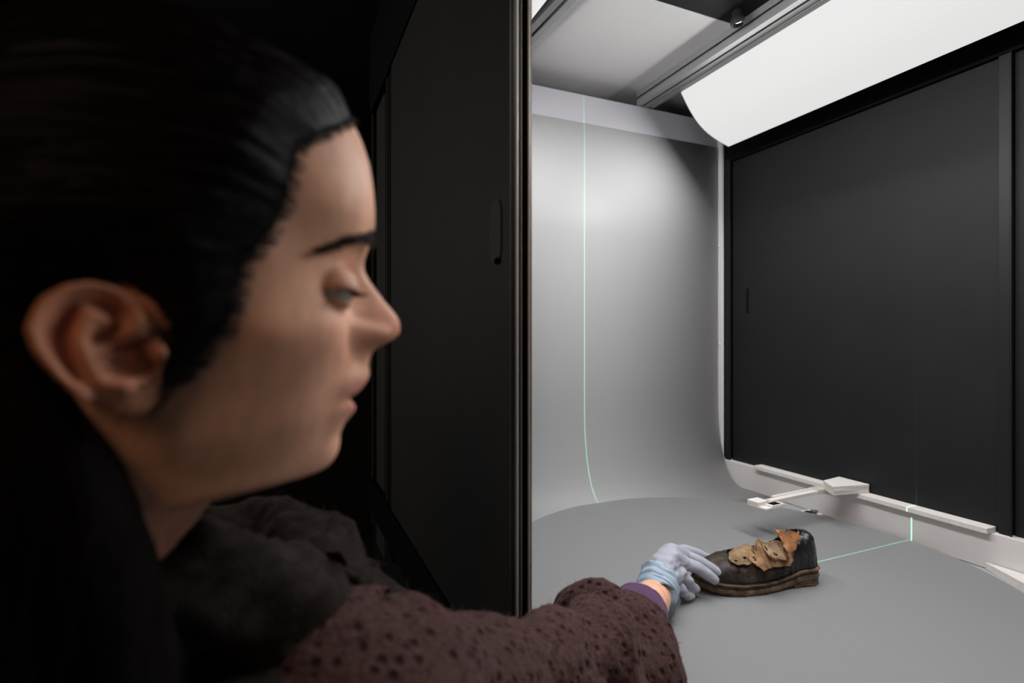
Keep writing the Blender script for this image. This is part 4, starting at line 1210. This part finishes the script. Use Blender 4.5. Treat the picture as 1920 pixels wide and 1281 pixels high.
# torn leather flaps: sheets given by (x, z) outline points with their depth y
def flap(name, pts, m, holes=(), thick=.0018, warp=.0012, cell=.0011, label=None, flat=False):
    P3 = np.array(pts)
    if flat: P3 = P3[:, [0, 2, 1]]
    poly = P3[:, [0, 2]]
    x0, z0 = poly.min(0)-.001; x1, z1 = poly.max(0)+.001
    xs = np.arange(x0, x1, cell); zs3 = np.arange(z0, z1, cell)
    X, Z = np.meshgrid(xs, zs3, indexing='ij'); Q = np.stack([X.ravel(), Z.ravel()], 1)
    jit = np.array([noise.noise(Vector((a*170, b*170, 2.3))) for a, b in Q])*.0010
    okk = inside(Q+jit[:, None], poly)
    for hx, hz, hr in holes: okk &= np.hypot(Q[:, 0]-hx, Q[:, 1]-hz) > hr
    d2 = ((Q[:, None, :]-poly[None])**2).sum(2)+2e-6
    w = 1/d2**1.3; Y = (w*P3[:, 1]).sum(1)/w.sum(1)
    Y = Y+np.array([noise.noise(Vector((a*60, b*60, 5.1))) for a, b in Q])*warp
    n1 = len(zs3); cells = []
    for i in range(len(xs)-1):
        for j in range(n1-1):
            qd = (i*n1+j, (i+1)*n1+j, (i+1)*n1+j+1, i*n1+j+1)
            if okk[list(qd)].all(): cells.append(qd)
    used = sorted({v for qd in cells for v in qd}); rm = {v: k for k, v in enumerate(used)}
    o = pydata(name, [((Q[v, 0], Q[v, 1], Y[v]) if flat else (Q[v, 0], Y[v], Q[v, 1])) for v in used], [tuple(rm[v] for v in qd) for qd in cells], m, shoe, True)
    bm = bmesh.new(); bm.from_mesh(o.data); bmesh.ops.smooth_vert(bm, verts=bm.verts, factor=.5, use_axis_x=True, use_axis_y=True, use_axis_z=True); bm.to_mesh(o.data); bm.free()
    s = o.modifiers.new('thick', 'SOLIDIFY'); s.thickness = thick; s.offset = 0
    if label: o['label'] = label
    return o
FA = [(-.066, -.020, .0565), (-.055, -.004, .0615), (-.035, .006, .0645), (-.012, .004, .0700), (-.008, -.020, .0690), (-.022, -.038, .0590), (-.042, -.042, .0525), (-.058, -.037, .0520), (-.065, -.029, .0540)]
FB = [(-0.0085, -0.0182, 0.0869), (-0.0252, -0.0232, 0.0731), (-0.0356, -0.0294, 0.0635), (-0.0361, -0.0374, 0.0571), (-0.0269, -0.0443, 0.0505), (-0.0175, -0.0522, 0.0438), (-0.0096, -0.0516, 0.0474), (0.0111, -0.0515, 0.0491), (0.0343, -0.0497, 0.0487), (0.0432, -0.0463, 0.0536), (0.0463, -0.0408, 0.0628), (0.0581, -0.0339, 0.0731), (0.065, -0.0281, 0.0824), (0.0295, -0.0214, 0.0834)]
FC_ = [(-0.0095, -0.014, 0.09), (-0.0075, -0.0184, 0.0903), (-0.0019, -0.0276, 0.0865), (0.0322, -0.0178, 0.0849), (0.0318, -0.036, 0.0739), (0.0297, -0.0478, 0.063), (0.0201, -0.0511, 0.0608), (0.0035, -0.05, 0.0625), (-0.0075, -0.0459, 0.0686), (-0.011, -0.0402, 0.0757), (-0.009, -0.0283, 0.0828), (-0.0084, -0.0213, 0.087)]
FD = [(0.0181, -0.0192, 0.1108), (0.0246, -0.0204, 0.106), (0.0369, -0.0177, 0.103), (0.0595, -0.0148, 0.0985), (0.0836, -0.0092, 0.092), (0.0692, -0.0228, 0.0821), (0.0491, -0.0373, 0.0711), (0.0258, -0.0512, 0.0631), (0.0249, -0.0449, 0.0739), (0.0226, -0.0363, 0.0885), (0.0219, -0.027, 0.1)]
flap('torn_flap', FA, M['olive_tan'], [(-.0545, -.026, .0017), (-.0370, -.026, .0019)], flat=True, label='olive-tan torn flap with lace holes over the toe end')
flap('torn_flap', [(a, b-.001, c) for a, b, c in FB], M['tan'], [(-.026, .0601, .0017), (-.0141, .079, .0012), (-.022, .068, .0012), (-.018, .0715, .0010)], label='large tan torn flap hanging over the near side')
flap('lining_flap', [(a, b-.005, c) for a, b, c in FC_], M['pale_tan'], [(-.0039, .0771, .0018), (.006, .0700, .0010), (.0095, .0690, .0008)], warp=.002, label='pale brown lining flap curled inside the throat')
flap('tongue_flap', [(a, b-.007, c) for a, b, c in FD], M['orange_tan'], (), warp=.002, label='pointed orange-brown flap standing up at the heel end')
